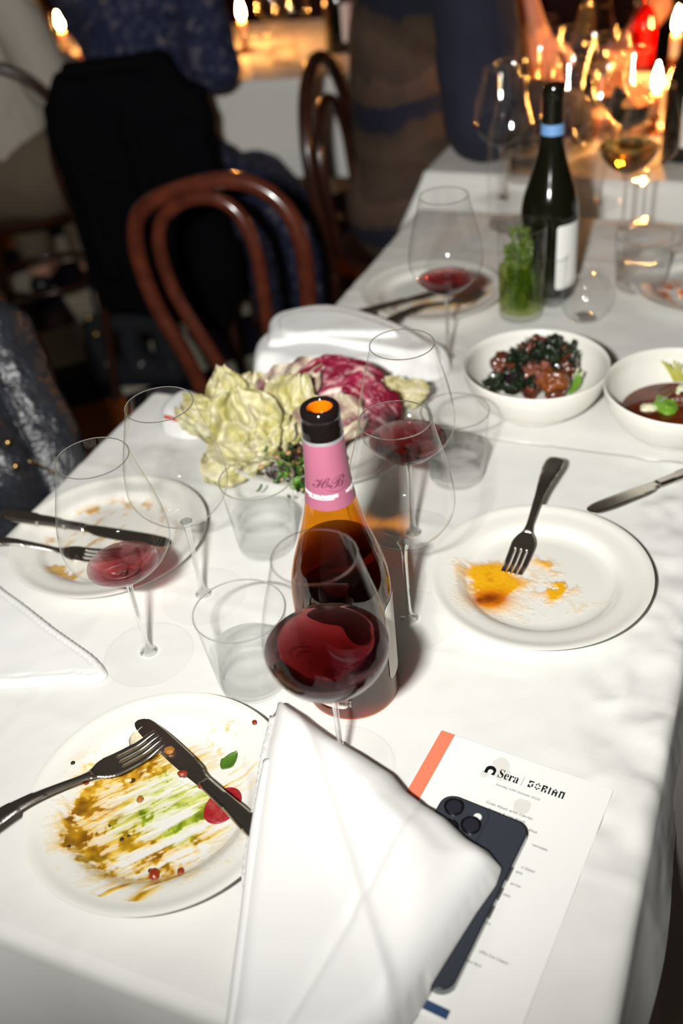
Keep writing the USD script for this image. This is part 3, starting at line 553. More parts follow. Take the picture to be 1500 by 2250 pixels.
def nap_top(q):
    e = inside_dist(np_, q); n2 = fbm(np.c_[q * 11, 0 * q[:, :1]], 2, 61); d = to_local(q)
    body = .0340 * np.sqrt(np.clip(1 - (1 - np.clip(e / .022, 0, 1)) ** 2, 0, 1)) + .004
    fold = .0045 * np.exp(-((d[:, 0] - .012) / .006) ** 2) * sm(e, 0, .02) + .006 * (n2 - .5) * sm(e, .0, .03) + .010 * np.exp(-((d[:, 0] - .055) / .03) ** 2) * sm(e, .01, .04)
    crease = -.004 * np.exp(-((q @ np.array([.8, .6]) - .315 + .02 * (n2 - .5)) / .0035) ** 2) * sm(e, 0, .02) - .003 * np.exp(-((q @ np.array([.83, -.56]) + .235) / .003) ** 2) * sm(e, 0, .015)
    return TZ + np.maximum(body + fold + crease, support(q) + .004 + .0 * e)
def to_local(q): return (q - np.array([-.075, .61])) @ np.array([[.98, .2], [.2, -.98]]).T
nk = thing('napkin', 'big folded white napkin in the foreground, over the plate edge and phone', 'napkin', (0, 0, 0))
part(nk, 'folded_cloth', solid_sheet(np_, .0035, nap_top, lambda q: TZ + support(q)), MAT['napkin_linen'], 50)
hem = [at(x, y, .036) for x, y in [(578, 1660), (556, 1770), (540, 1880), (528, 1990), (512, 2110), (495, 2240), (480, 2330)]]
part(nk, 'folded_edge', tube(spline([p + [.0035, 0, -.0085] for p in hem], 60), .0048, 10), MAT['napkin_linen'], True)
nl_poly = outline([(-60, 1228), (0, 1284), (40, 1314), (80, 1345), (120, 1376), (160, 1404), (205, 1436), (231, 1466), (233, 1478), (214, 1492), (160, 1494), (100, 1498), (0, 1505), (-120, 1516), (-190, 1400)], .006).simplify(.0002)
def nl_top(q): e = inside_dist(nl_poly, q); return TZ + .0016 + .0062 * np.sqrt(np.clip(1 - (1 - np.clip(e / .006, 0, 1)) ** 2, 0, 1)) + .0016 * (fbm(np.c_[q * 30, 0 * q[:, :1]], 2, 71) - .5) * np.clip(e / .01, 0, 1) - .0012 * np.exp(-((e - .0085) / .0008) ** 2)
nn = thing('napkin', 'flat white napkin with a pointed corner at the left edge', 'napkin', (0, 0, 0)); part(nn, 'folded_cloth', solid_sheet(nl_poly, .0022, nl_top, lambda q: np.full(len(q), TZ + .0008)), MAT['napkin_linen'], 50)
# napkin stacked at the corner between the two tables
ck = thing('napkin', 'loosely folded white napkin beyond the salad plate, below the bentwood chair', 'napkin', (0, 0, 0))
def slab(pts, z, top, seed, name, amp=.006, mat_='napkin_linen', edge=.014):
    po = outline(pts, z).simplify(.0004)
    def tp(q): e = inside_dist(po, q); return TZ + z + top * np.sqrt(np.clip(1 - (1 - np.clip(e / edge, 0, 1)) ** 2, 0, 1)) + amp * (fbm(np.c_[q * 13, 0 * q[:, :1]], 2, seed) - .5) * np.clip(e / .02, 0, 1)
    return part(ck, name, solid_sheet(po, .004, tp, lambda q: np.full(len(q), TZ + z)), MAT[mat_], 50)
slab([(557, 806), (566, 782), (590, 764), (640, 752), (760, 758), (880, 764), (965, 788), (992, 806), (960, 834), (850, 850), (700, 850), (628, 848), (604, 836), (570, 834)], .0016, .034, 81, 'lower_fold', .010, edge=.020)
slab([(588, 748), (592, 724), (606, 712), (640, 700), (720, 690), (800, 704), (880, 732), (950, 772), (968, 792), (930, 806), (850, 796), (740, 780), (640, 776), (592, 778)], .0250, .020, 82, 'upper_fold', .010, edge=.012)
slab([(608, 722), (612, 708), (650, 697), (715, 690), (780, 700), (850, 724), (880, 742), (800, 750), (700, 750), (622, 750)], .0400, .012, 83, 'tucked_fold', .007, edge=.010)
# striped white cloth over the table corner behind the empty glass
sk = thing('tea_towel', 'white cloth with a red stripe hanging at the table corner behind the empty glass', 'cloth', (0, 0, 0))
ck = sk
slab([(352, 936), (372, 902), (408, 884), (446, 890), (470, 920), (452, 958), (400, 964)], .0016, .028, 85, 'folded_cloth', .006, edge=.02)
P('red_stripe', lin(206, 66, 52), .9)
pts = [at(x, y, .027 + .004 * math.sin(k)) for k, (x, y) in enumerate([(362, 916), (384, 921), (404, 928), (420, 934)])]
part(sk, 'red_stripe', tube(spline(pts, 30), .0030, 10, flat=.7), MAT['red_stripe'], True)

# ---------------------------------------------------------------- menu card and phone
m_ex, m_ey = np.array([.8449, -.5349]), np.array([.5349, .8449]); m0 = np.array([.0638, .5640]); MW, MH = .1476, .2265; ma = math.atan2(m_ex[1], m_ex[0])
mn = thing('menu_card', 'printed menu card with orange and navy bars beside the phone', 'menu', (*m0, TZ + .0006), ma)
def card(x0, x1, y0, y1, z, h): b = trimesh.creation.box([x1 - x0, y1 - y0, h]); b.apply_translation([(x0 + x1) / 2, (y0 + y1) / 2, z + h / 2]); return b
part(mn, 'paper_sheet', card(0, MW, -MH, 0, .0, .00045), MAT['paper'], False)
P('menu_orange', lin(240, 124, 92), .7); P('menu_navy', lin(34, 62, 100), .7); P('menu_stain', (.70, .685, .64), .6)
part(mn, 'orange_bar', card(-.0002, .0122, -.078, .0001, .00045, .0001), MAT['menu_orange'], False); part(mn, 'navy_bar', card(-.0001, .1018, -.2225, -.2157, .00045, .0001), MAT['menu_navy'], False)
st_ = []
for cx, cy, r, sd in [(.0585, -.0135, .0078, 1), (.0635, -.0215, .0070, 2), (.0500, -.0270, .0040, 3), (.0885, -.0440, .0072, 4)]:
    a = np.linspace(0, 2 * np.pi, 70, endpoint=False); rr = r * (1 + .35 * (fbm(np.stack([np.cos(a) * 1.6, np.sin(a) * 1.6, 0 * a + sd], -1), 3, sd) - .5))
    st_.append(Polygon(np.stack([cx + rr * np.cos(a) * .9, cy + rr * np.sin(a)], 1)))
for g in getattr(unary_union(st_), 'geoms', [unary_union(st_)]): part(mn, 'damp_stain', poly_prism(g, .00003, .00045), MAT['menu_stain'], False)
def ink(mesh, x, y, m='ink', name='lettering'): mesh.apply_translation([x, y, .00050]); part(mn, name, mesh, MAT[m], False)
sr = glyphs(SERA, .0086); w = sr.bounds[1][0]; sr.apply_scale([.0176 / w, 1, 1]); ink(sr, .0597, -.0258)
# the arch-shaped emblem
arch = Point(0, .0006).buffer(.0044, 24).union(Polygon([(-.0044, -.0034), (.0044, -.0034), (.0044, .0006), (-.0044, .0006)])).difference(Polygon([(-.02, -.0034), (.02, -.0034), (.02, -.02), (-.02, -.02)]))
arch = arch.difference(Point(.0004, -.0006).buffer(.0021, 20).union(Polygon([(-.0017, -.004), (.0012, -.004), (.0025, -.0006), (-.0017, -.0006)])))
ink(poly_prism(arch, .00008), .0532, -.0224, name='emblem')
ink(card(.0803, .08055, -.0266, -.0168, 0, .00008), 0, 0, 'ink_grey', 'divider')
PX = {'D': ['1110', '1001', '0000', '1001', '1110'], 'O': ['0110', '1001', '0000', '1001', '0110'], 'R': ['1110', '1001', '1110', '1000', '1001'], 'I': ['1', '1', '1', '1', '1'], 'A': ['0110', '0000', '1111', '1001', '1001'], 'N': ['1110', '1001', '1001', '1001', '1001']}
PX['D'] = ['111', '100', '001', '101', '110']; PX['O'] = ['010', '101', '000', '101', '010']; PX['R'] = ['111', '101', '110', '101', '101']; PX['A'] = ['010', '101', '111', '101', '101']; PX['N'] = ['111', '101', '101', '101', '101']
x = .0853; s_ = .00135; bx = []
for ch in 'DORIAN':
    for r_, row in enumerate(PX[ch]):
        for c_, b_ in enumerate(row):
            if b_ == '1': bx.append(card(x + c_ * s_, x + (c_ + 1) * s_ * 1.001, -.0250 + (4 - r_) * s_, -.0250 + (5 - r_) * s_ * 1.0, 0, .00008))
    x += (len(PX[ch][0]) + 1.15) * s_
ink(cat_(bx), 0, 0)
def line(t, y, right=None, left=None, h=.0021, m='ink_grey'):
    g = meshkit.text_mesh(t, h, .00008); x0, x1 = g.bounds[0][0], g.bounds[1][0]
    if right is not None and left is not None: g.apply_translation([-x0, 0, 0]); g.apply_scale([(right - left) / (x1 - x0), 1, 1]); ink(g, left, y, m)
    else: ink(g, right - x1, y, m)
line('Sunday 15th October 2023', -.0338, .0987, .0623, .0017, 'ink')
line('Crab R\u00f6sti with Caviar', -.0531, .1000, .0614); line('Prawn & Uni R\u00f6sti', -.0585, .0956, .0655)
for t_, y_, r_ in [('R\u00f6sti', -.0634, .1069), ('remolata', -.0746, .1188), ('o Salad', -.0960, .1164), ('and', -.1012, .1088), ('arrow', -.1118, .1117), ('ules', -.1222, .1076), ('ops', -.1482, .1028), ('uffle Ice Cream', -.1702, .1242), ('on Bun', -.1799, .1085), ('ies', -.2021, .0988)]: line(t_, y_, r_)
pa = math.atan2(ph_ex[1], ph_ex[0]); pn = thing('mobile_phone', 'dark grey phone lying face down under the front napkin', 'phone', (*ph_c, TZ + .0013), pa)
P('phone_back', lin(52, 56, 64), .32); P('phone_rim', lin(120, 124, 126), .25, metallic=1.0); P('lens_black', (.006, .006, .008), .08); P('lens_glass', (.02, .02, .03), .02); P('phone_flash', (.8, .8, .76), .3)
def rrect(w, h, r): return Polygon([(-w/2, -h/2), (w/2, -h/2), (w/2, h/2), (-w/2, h/2)]).buffer(-r).buffer(r, 16)
fr = poly_prism(rrect(.0715, .1467, .011), .0066, .0004); part(pn, 'frame', fr, MAT['phone_rim'], 30)
bk = cat_([poly_prism(rrect(.0699, .1451, .0104), .0004, .0070), poly_prism(rrect(.0699, .1451, .0104), .0004, .0)]); part(pn, 'back_glass', bk, MAT['phone_back'], 30)
def ploc(px, py): d = at(px, py, .009)[:2] - ph_c; return d @ ph_ex, d @ ph_ey
cx, cy = ploc(1020, 1800); plt_ = poly_prism(rrect(.0375, .0385, .009), .0014, .0074); plt_.apply_translation([-.0145, .0525, 0]); part(pn, 'camera_plate', plt_, MAT['phone_back'], 30)
for px, py in [(997, 1776), (1034, 1816), (985, 1822)]:
    a, b = ploc(px, py); rg = lathe([(0, .0088), (.0062, .0088), (.0062, .0106), (.0070, .0110), (.0078, .0106), (.0078, .0088)], 40, a, b); L_ = part(pn, 'lens', rg, MAT['lens_black'], 40); part(L_, 'lens_glass', lathe([(0, .0102), (.0060, .0100), (.0060, .0089), (0, .0089)], 32, a, b), MAT['lens_glass'], 30)
a, b = ploc(1049, 1797); part(pn, 'flash_lamp', lathe([(0, .0093), (.003, .0093), (.0033, .0088), (0, .0088)], 28, a, b), MAT['phone_flash'], 30)
for k, (o, ln) in enumerate([(.030, .012), (.012, .010), (-.004, .010)]):
    g = rbox(.0009, ln, .0022, .0004, 8); g.apply_translation([.0359, o, .0038]); part(pn, 'side_button', g, MAT['phone_rim'], 30)

# ---------------------------------------------------------------- the room
tu, tv = np.array([.37, -.929]), np.array([.929, .37]); TS = .285; j1 = np.array([-.701, 2.859])
P('tile_white', lin(226, 220, 200), .35, var=(7., lin(206, 198, 176), .4, .7)); P('tile_navy', lin(26, 27, 42), .3, var=(7., lin(34, 34, 46), .4, .7)); P('tile_ochre', lin(170, 92, 34), .35, var=(7., lin(150, 78, 28), .4, .7)); P('grout', lin(70, 66, 60), .9)
P('wall_paint', lin(64, 26, 20), .8); P('ceiling_paint', lin(50, 44, 40), .9)
def slab_box(x0, x1, y0, y1, z0, z1): b = trimesh.creation.box([x1 - x0, y1 - y0, z1 - z0]); b.apply_translation([(x0 + x1) / 2, (y0 + y1) / 2, (z0 + z1) / 2]); return b
flx = UsdGeom.Xform.Define(stage, path('/World', 'floor')); tag(flx, kind='structure')
part(flx.GetPrim(), 'grout_bed', slab_box(-3.6, 3.6, -2.6, 6.4, -.1, -.004), MAT['grout'], False)
tile = rbox(TS - .004, TS - .004, .012, .002, 8); tile.apply_transform(trimesh.transformations.rotation_matrix(math.atan2(tu[1], tu[0]), [0, 0, 1]))
for i in range(-12, 14):
    for j in range(-9, 14):
        c = j1 + tu * TS * (i + .5) + tv * TS * (j + .5)
        if -1.75 < c[0] < 1.35 and .25 < c[1] < 5.2:
            k = 'tile_navy' if (i + j) % 2 else ('tile_ochre' if (i - j) % 6 == 2 and i % 2 else 'tile_white')
            g = tile.copy(); g.apply_translation([c[0], c[1], -.006]); part(flx.GetPrim(), 'tile', g, MAT[k], False)
struct('wall_back', slab_box(-3.6, 3.6, 6.2, 6.3, 0, 3.0), MAT['wall_paint']); struct('wall_left', slab_box(-3.6, -3.5, -2.6, 6.3, 0, 3.0), MAT['wall_paint']); struct('wall_right', slab_box(3.5, 3.6, -2.6, 6.3, 0, 3.0), MAT['wall_paint'])

# ---------------------------------------------------------------- salad plate
sp = at(705, 935, .02)[:2]; k_ = 1.22
SPT = PT * [k_, 1.05]; spl = thing('serving_plate', 'wide white plate of torn salad leaves behind the pink-collared bottle', 'plate', (*sp, TZ + .0004))
part(spl, 'plate_body', lathe(np.vstack([PT, PB]) * [k_, 1.05], 144), MAT['porcelain'], 40)
n = {'p': ('principled_bsdf', {'roughness': .42, 'subsurface_weight': .0}), 'a': ('attribute', {'attribute': 'Col'}), 't': ('translucent_bsdf', {}), 'm': ('mix_closure', {'fac': .25})}
mat('leaf_skin', n, [('a.color', 'p.base_color'), ('a.color', 't.color'), ('p.BSDF', 'm.closure1'), ('t.BSDF', 'm.closure2')], 'm.closure')
def leaf_cols(kind, s, t, seed):
    q = np.stack([s * 5, t * 3, 0 * s + seed], -1); f = fbm(q, 3, seed)
    if kind == 'pale': return pal(np.clip((f - .3) * 2 + .35 * np.abs(t) ** 3, 0, 1), lin(224, 218, 190), lin(216, 210, 166), lin(196, 188, 116))
    if kind == 'cream': return pal(np.clip((f - .35) * 2.2 + .25 * s, 0, 1), lin(222, 214, 190), lin(206, 190, 168), lin(150, 104, 104))
    if kind == 'radicchio':
        rib = np.exp(-(t / .10) ** 2) + .75 * np.exp(-((np.abs(np.sin((t * 3.6 + np.sign(t) * s * 1.6) * 1.7)) - .0) / .22) ** 2) * (1 - .35 * s); w = np.clip(rib + (f - .5) * 1.6 + .25 * (.5 - s), 0, 1)
        return pal(w, lin(126, 16, 48), lin(164, 36, 74), lin(232, 214, 204))
    return pal(np.clip((f - .3) * 2, 0, 1), lin(60, 110, 30), lin(110, 150, 50), lin(160, 180, 80))
def salad_leaf(px, py, z, L, Wd, kind, seed, spin, tilt, label, curl=.5, ruffle=.3, th=.0012, group='torn leaves heaped on the salad plate', name='salad_leaf'):
    m, s, t = leaf_sheet(L, Wd * 1.15, curl, seed, th, ruffle, 44, .38); c = leaf_cols(kind, s, t, seed); c = np.vstack([c, c])
    if kind != 'radicchio':
        k = 1 - np.abs(2 * fbm(np.stack([s * 4.2, t * 2.6, 0 * s + seed], -1), 2, seed + 40) - 1); m.vertices[:, 2] += np.tile(.018 * (k - .7) + .006 * (fbm(np.stack([s * 9, t * 6, 0 * s + seed], -1), 2, seed + 60) - .5), 2)
        m.vertices[:, :2] *= 1 + .30 * (np.tile(fbm(np.stack([s * 3, t * 3, 0 * s + seed + 5], -1), 2, seed + 80), 2)[:, None] - .5)
    m.apply_transform(trimesh.transformations.rotation_matrix(spin, [0, 0, 1])); m.apply_transform(trimesh.transformations.rotation_matrix(tilt, [1, 0, 0])); m.apply_translation(at(px, py, z))
    return solo(name, label, 'leaf', m, MAT['leaf_skin'], True, group, col=c)
H_ = math.pi / 2
salad_leaf(545, 940, .052, .082, .038, 'pale', 1, H_ + .2, .95, 'biggest pale yellow leaf, lying open at the front of the salad plate')
salad_leaf(638, 905, .056, .085, .030, 'pale', 2, H_ - .35, .8, 'creamy curled leaf right of the biggest pale leaf')
salad_leaf(502, 865, .070, .070, .024, 'pale', 3, H_ + .1, 1.25, 'pale leaf standing upright with a frilled tip, farthest left', ruffle=.4)
salad_leaf(556, 868, .060, .055, .024, 'pale', 5, H_ - .2, 1.0, 'small pale leaf beside the upright one', ruffle=.36)
salad_leaf(455, 925, .040, .075, .026, 'pale', 6, H_ + .9, .7, 'pale leaf drooping over the left side of the salad plate')
salad_leaf(640, 855, .062, .085, .026, 'cream', 7, .5, .85, 'cream leaf with a mauve blush at the back of the salad', curl=.6)
salad_leaf(745, 858, .055, .112, .036, 'radicchio', 8, .1, .95, 'crimson and white veined radicchio leaf at the back of the salad', curl=.35, ruffle=.16)
salad_leaf(805, 905, .040, .085, .034, 'radicchio', 9, -.7, .7, 'whiter radicchio leaf behind the bottle neck', curl=.4)
salad_leaf(730, 940, .040, .080, .032, 'cream', 10, .2, .6, 'cream leaf hidden behind the pink bottle collar', curl=.4)
salad_leaf(525, 1022, .022, .090, .024, 'pale', 11, .25, .55, 'yellow leaf at the plate front, seen through the tumbler rim', curl=.4)
salad_leaf(880, 872, .034, .060, .020, 'pale', 12, -.2, .7, 'small yellow leaf at the right end of the salad, behind a wine glass')
salad_leaf(600, 965, .042, .060, .022, 'pale', 13, .6, .7, 'pale leaf lying over the chopped herbs')
rng = np.random.default_rng(5); ms, cs = [], []
for k in range(260):
    px, py = rng.normal(655, 34), rng.normal(1012, 26); p = at(px, py, .022 + .016 * rng.random()); s = rng.uniform(.0018, .0042)
    if k % 3 < 2:
        g, a, b = leaf_sheet(s * 4, s * 1.3, .6, k, .0004, .3, 6); g = eul(g, *rng.uniform(-1, 1, 2), rng.uniform(0, 6), p); c = np.array([lin(58, 104, 28), lin(96, 140, 40), lin(40, 66, 26), lin(60, 40, 40)])[rng.integers(4)]
    else: g = blob(p, (s, s * .8, s * .7), k, .4, 2., 1); c = np.array([lin(196, 150, 96), lin(150, 96, 50), lin(210, 180, 120), lin(60, 36, 30)])[rng.integers(4)]
    ms.append(g); cs.append(np.repeat(c[None], len(g.vertices), 0))
solo('herb_crumble', 'green chopped herbs and toasted crumbs beside the bottle collar', 'herbs', cat_(ms), MAT['leaf_skin'], True, kind='stuff', col=np.vstack(cs))

# ---------------------------------------------------------------- the two bowls
BO = smooth_profile([(0, .0085), (.045, .0090), (.060, .0130), (.0735, .0260), (.0825, .0440), (.0862, .0575), (.0880, .0592), (.0893, .0580), (.0880, .0480), (.081, .030), (.070, .014), (.056, .0050), (.053, .0004), (.049, .0004), (.047, .004), (0, .0045)], 110)
def bowl(c, label): 
    t = thing('serving_bowl', label, 'bowl', (*c, TZ + .0004)); part(t, 'bowl_body', lathe(BO, 144), MAT['bowl_porcelain'], 40); return t
b1 = np.array([.2576, 1.0715]); b2 = at(1500, 846, .058)[:2]
bowl(b1, 'white bowl of braised meat and dark greens'); bowl(b2, 'white bowl of brown sauce at the right edge of the photo')
P('meat', lin(104, 52, 32), .32, bump=(160., .6, .003), var=(60., lin(66, 28, 18), .35, .7), coat_weight=.6, coat_roughness=.1); P('meat_pink', lin(150, 92, 76), .3, bump=(160., .5, .003), var=(50., lin(84, 42, 34), .4, .75), coat_weight=.6, coat_roughness=.08)
P('meat_caramel', lin(132, 72, 30), .3, bump=(140., .6, .003), var=(50., lin(88, 42, 18), .4, .75), coat_weight=.6, coat_roughness=.08)
P('dark_greens', lin(30, 40, 22), .35, var=(120., lin(22, 30, 20), .35, .7), coat_weight=.5); P('purple_leaf', lin(40, 16, 34), .3, coat_weight=.5); P('white_petal', lin(214, 214, 180), .4); P('bright_green', lin(104, 150, 40), .35, coat_weight=.5)
for k, (px, py, z, r, m, lab) in enumerate([(1170, 775, .050, (.019, .015, .014), 'meat_pink', 'pink-brown chunk at the top of the braised meat bowl'), (1178, 822, .042, (.018, .019, .018), 'meat_pink', 'pale glossy chunk at the front of the braised meat bowl'), (1213, 838, .036, (.021, .019, .017), 'meat_caramel', 'caramel chunk at the front of the braised meat bowl'),
        (1240, 800, .044, (.017, .016, .020), 'meat', 'brown chunk at the right of the braised meat bowl'), (1103, 800, .042, (.014, .014, .016), 'meat', 'brown chunk at the left of the braised meat bowl'), (1180, 765, .045, (.016, .013, .013), 'meat', 'brown chunk at the back of the braised meat bowl'), (1165, 850, .026, (.017, .014, .010), 'meat', 'low brown chunk at the rim side of the braised meat bowl'), (1222, 855, .026, (.016, .012, .008), 'meat', 'thin brown piece under the caramel chunk')]):
    solo('meat_chunk', lab, 'meat', blob(at(px, py, z), r, 100 + k, .45, 1.6, 4, (k * .4, k * .3, k)), MAT[m], True, 'chunks of braised meat in the bowl')
ms = [blob(at(1140, 815, .030), (.022, .018, .018), 61, .7, 3., 3), blob(at(1205, 772, .036), (.034, .015, .020), 62, .7, 3., 3)]
for k in range(230):
    if k < 70: px, py, z = rng.normal(1142, 24), rng.normal(812, 20), rng.uniform(.030, .052)
    else: px, py, z = rng.normal(1205, 34), rng.normal(775, 12), rng.uniform(.036, .060)
    if np.hypot(*(at(px, py, z)[:2] - b1)) > .060: continue
    g = leaf_sheet(rng.uniform(.010, .020), rng.uniform(.004, .008), 1., k, .0005, .8, 9)[0]; ms.append(eul(g, *rng.uniform(-1.2, 1.2, 2), rng.uniform(0, 6.3), at(px, py, z)))
solo('braised_greens', 'dark crinkled greens piled over the braised meat', 'greens', cat_(ms), MAT['dark_greens'], True, kind='stuff')
for px, py, z, m, sd, lab in [(1097, 848, .022, 'white_petal', 1, 'white onion petal at the left of the braised meat'), (1258, 828, .030, 'white_petal', 2, 'pale curl of cabbage at the right of the braised meat'), (1120, 842, .030, 'purple_leaf', 3, 'dark purple leaf at the front left of the braised meat'), (1085, 842, .024, 'dark_greens', 4, 'dark green leaf lying low at the left of the meat bowl'), (1272, 846, .024, 'bright_green', 5, 'bright green leaf tip at the right of the meat bowl')]:
    solo('vegetable_leaf', lab, 'leaf', eul(leaf_sheet(.030, .009, .9, sd, .0012, .35, 16)[0], .7, .2 * sd, .7 * sd, at(px, py, z)), MAT[m], True)
P('brown_sauce', lin(104, 40, 12), .12, var=(40., lin(70, 24, 10), .4, .7), coat_weight=.2, coat_roughness=.05)
solo('meat_sauce', 'glossy red-brown sauce filling the right-edge bowl', 'sauce', lathe([(0, .0100), (.040, .0105), (.056, .0140), (.0640, .0190), (.0668, .0215), (.0655, .0222), (.0600, .0218), (0, .0216)], 96, *b2, TZ + .0012), MAT['brown_sauce'], 40)
n, l = {}, []
for px, py, z, r, m, lab in [(1462, 892, .024, (.013, .018, .010), 'bright_green', 'green pepper piece in the brown sauce'), (1500, 880, .026, (.020, .014, .012), 'meat', 'glazed red-brown chunk in the brown sauce'), (1425, 898, .022, (.010, .008, .006), 'white_petal', 'white crumbly piece at the left of the brown sauce'), (1505, 862, .034, (.011, .010, .008), 'white_petal', 'white crumbly piece on the glazed chunk')]:
    solo('stew_piece', lab, 'vegetable', blob(at(px, py, z), r, int(px), .4, 1.8, 3), MAT[m], True)
P('sprout', lin(190, 190, 80), .4); hs = thing('sprout_sprig', 'yellow-green sprouts leaning on the inner wall of the sauce bowl', 'sprouts', (0, 0, 0))
for k in range(6): part(hs, 'sprout', tube(spline([at(1480 + k * 5, 838, .030), at(1466 + k * 6, 812, .040), at(1452 + k * 9, 792 + 4 * (k % 3), .050)], 14), .0010, 7), MAT['sprout'], True)

# ---------------------------------------------------------------- glass and bottles farther back
tumbler(at(1405, 628, 0)[:2], 'wide water tumbler beside the small round glass cellar', r0=.036, r1=.041, h=.080, level=.050, far=True)
tumbler(at(1212, 668, 0)[:2], 'little empty glass between the herb glass and the round cellar', r0=.016, r1=.019, h=.075, level=.012, base=.009, far=True)
hb = at(1143, 692, 0)[:2]; tumbler(hb, 'tall highball glass packed with green herbs', r0=.031, r1=.0345, h=.135, level=0, far=True)
P('herb', lin(92, 112, 38), .45, var=(60., lin(62, 84, 26), .4, .7)); clear_mix('green_juice', 1.33, (.74, .82, .40), .8); hbs = thing('herb_bunch', 'green herb sprigs standing in the highball glass', 'herbs', (*hb, TZ + .014))
part(hbs, 'green_liquid', lathe(smooth_profile([(.030, -.002), (.0305, .01), (.0318, .062), (.030, .063), (0, .063)], 30), 64), MAT['green_juice'], 60)
for k in range(26):
    a, r = k * 2.4, .006 + .020 * ((k * .618) % 1); top = .085 + .03 * ((k * .37) % 1); st = spline([(r * math.cos(a), r * math.sin(a), 0), (r * .8 * math.cos(a + .5), r * .8 * math.sin(a + .5), top * .5), (r * 1.1 * math.cos(a + 1), r * 1.1 * math.sin(a + 1), top)], 20)
    ms = [tube(st, .0011, 6)]
    for q in range(14): ms.append(eul(leaf_sheet(.013, .0034, .7, k * 9 + q, .0004, .25, 7)[0], rng.uniform(-1, 1), -.7 + rng.uniform(-.4, .4), rng.uniform(0, 6.3), st[5 + q]))
    part(hbs, 'sprig', cat_(ms), MAT['herb'], True)
gl = at(1285, 655, .033)[:2]; t = thing('glass_cellar', 'small round clear glass cellar with a knob on its lid', 'cellar', (*gl, TZ + .0004))
part(t, 'round_bowl', lathe(smooth_profile([(0, .001), (.016, .0005), (.024, .006), (.0325, .020), (.034, .034), (.030, .048), (.0215, .0575)], 50), 72), MAT['far_glass'], 60); part(t, 'lid', lathe(smooth_profile([(.0225, .0575), (.018, .064), (.008, .068), (.005, .071), (.0075, .075), (.006, .079), (0, .0805)], 40), 48), MAT['far_glass'], 60); part(t, 'base_disc', lathe(smooth_profile([(0, .006), (.012, .0055), (.018, .003), (.012, .0015), (0, .001)], 20), 48), MAT['stem_glass'], 60)
P('blue_capsule', lin(110, 154, 204), .4); P('white_foil', (.78, .78, .74), .35); P('olive_glass', (.006, .006, .003), .10, specular_ior_level=.6); P('black_foil', (.012, .012, .014), .3)
def bottle(loc, label, cap, bands, lab_a=(-150, -20), h=.300, name='wine_bottle', lz=(.03, .115)):
    t = thing(name, label, 'bottle', (*loc, TZ + .0004)); pr = smooth_profile([(0, .02), (.028, .004), (.038, .0004), (.0405, .004), (.041, .012), (.041, .125), (.0385, .145), (.030, .172), (.0215, .200), (.0165, .226), (.0148, .262), (.0146, .284), (.0155, .286), (.0155, .296), (.0135, h), (.0095, h), (.0090, .28)], 120)
    rf = lambda z: np.interp(z, pr[20:100, 1], pr[20:100, 0]); part(t, 'glass_body', lathe(pr, 72), MAT['olive_glass'], 45)
    for z0, z1, m, nme in bands: part(t, nme, lathe([(rf(z) + .0006, z) for z in np.linspace(z0, z1, 10)] + [(rf(z1), z1 + .0003)], 64), MAT[m], 50)
    if lab_a: part(t, 'label', ring_sheet(rf, *lz, math.radians(lab_a[0]), math.radians(lab_a[1]), .0004, corner=.004), MAT['label_white'], 60, label='plain white label')
    return t
P('label_white', (.78, .78, .75), .6)
bottle(at(1217, 188, .298)[:2], 'dark wine bottle with a pale blue collar and white label', None, [(.236, .250, 'blue_capsule', 'collar')], (-88, 20), lz=(.022, .118))
wbg = at(1217, 188, .298)[:2]
bottle(at(1497, 345, 0)[:2], 'dark bottle with a white label, cut off by the right edge near the candles', None, [(.236, .29, 'black_foil', 'foil')], (-120, 0), lz=(.03, .125)); bottle(at(748, 112, 0)[:2], 'dark bottle with a narrow white label on the far table', None, [(.236, .29, 'black_foil', 'foil')], (-80, 20), lz=(.03, .13))
cf = at(1122, 500, 0)[:2]; t = thing('water_carafe', 'tall clear glass carafe left of the blue-collared bottle', 'carafe', (*cf, TZ + .0004))
cw = smooth_profile([(.036, .0), (.040, .006), (.040, .12), (.037, .16), (.028, .195), (.023, .225), (.024, .25), (.028, .268)], 60); part(t, 'wall', lathe(cw, 72), MAT['far_glass'], 60)
part(t, 'thick_base', lathe(smooth_profile([(0, .002), (.03, .001), (.0375, .006), (.037, .012), (.02, .010), (0, .009)], 30), 64), MAT['base_glass'], 60); a = np.linspace(0, 2 * np.pi, 60, endpoint=False); part(t, 'rim', tube(np.stack([.028 * np.cos(a), .028 * np.sin(a), np.full(60, .268)], 1), .001, 6, closed=True), rim_m, True)
GW = wine_glass(at(1367, 508, 0)[:2], 'white wine glass with golden wine, right of the blue-collared bottle', 'white_wine', .140, far=True)
GW2 = wine_glass(at(1410, 500, 0)[:2], 'empty stemmed glass just right of the golden white wine', None, far=True)
T3P = lambda px, py, z: at(px, py, z)[:2]
for px, py, lab in [(1137, 66, 'stemmed glass beside the navy sleeve, above the carafe'), (1265, 62, 'stemmed glass to the right of the reaching hand'), (1342, 78, 'stemmed glass left of the red bottle'), (1190, 40, 'stemmed glass in front of the reaching hand'), (1310, 10, 'stemmed glass at the top edge, left of the right-hand candle')]:
    copy_of(GW2, (*T3P(px, py, GH), TZ + .0005), 0, lab, 'glasses on the candlelit table')
for px, py, lab in [(1102, 150, 'stemmed glass nearest the navy elbow'), (1252, 132, 'stemmed glass whose rim shows just right of the dark bottle mouth'), (1325, 150, 'stemmed glass above the golden white wine'), (1395, 110, 'stemmed glass under the red bottle')]:
    copy_of(GW2, (*T3P(px, py, GH), TZ + .0005), 0, lab, 'glasses on the candlelit table')
TF = tumbler(T3P(1090, 265, .07), 'water tumbler by the navy elbow on the candlelit table', r0=.033, r1=.037, level=.05, far=True)
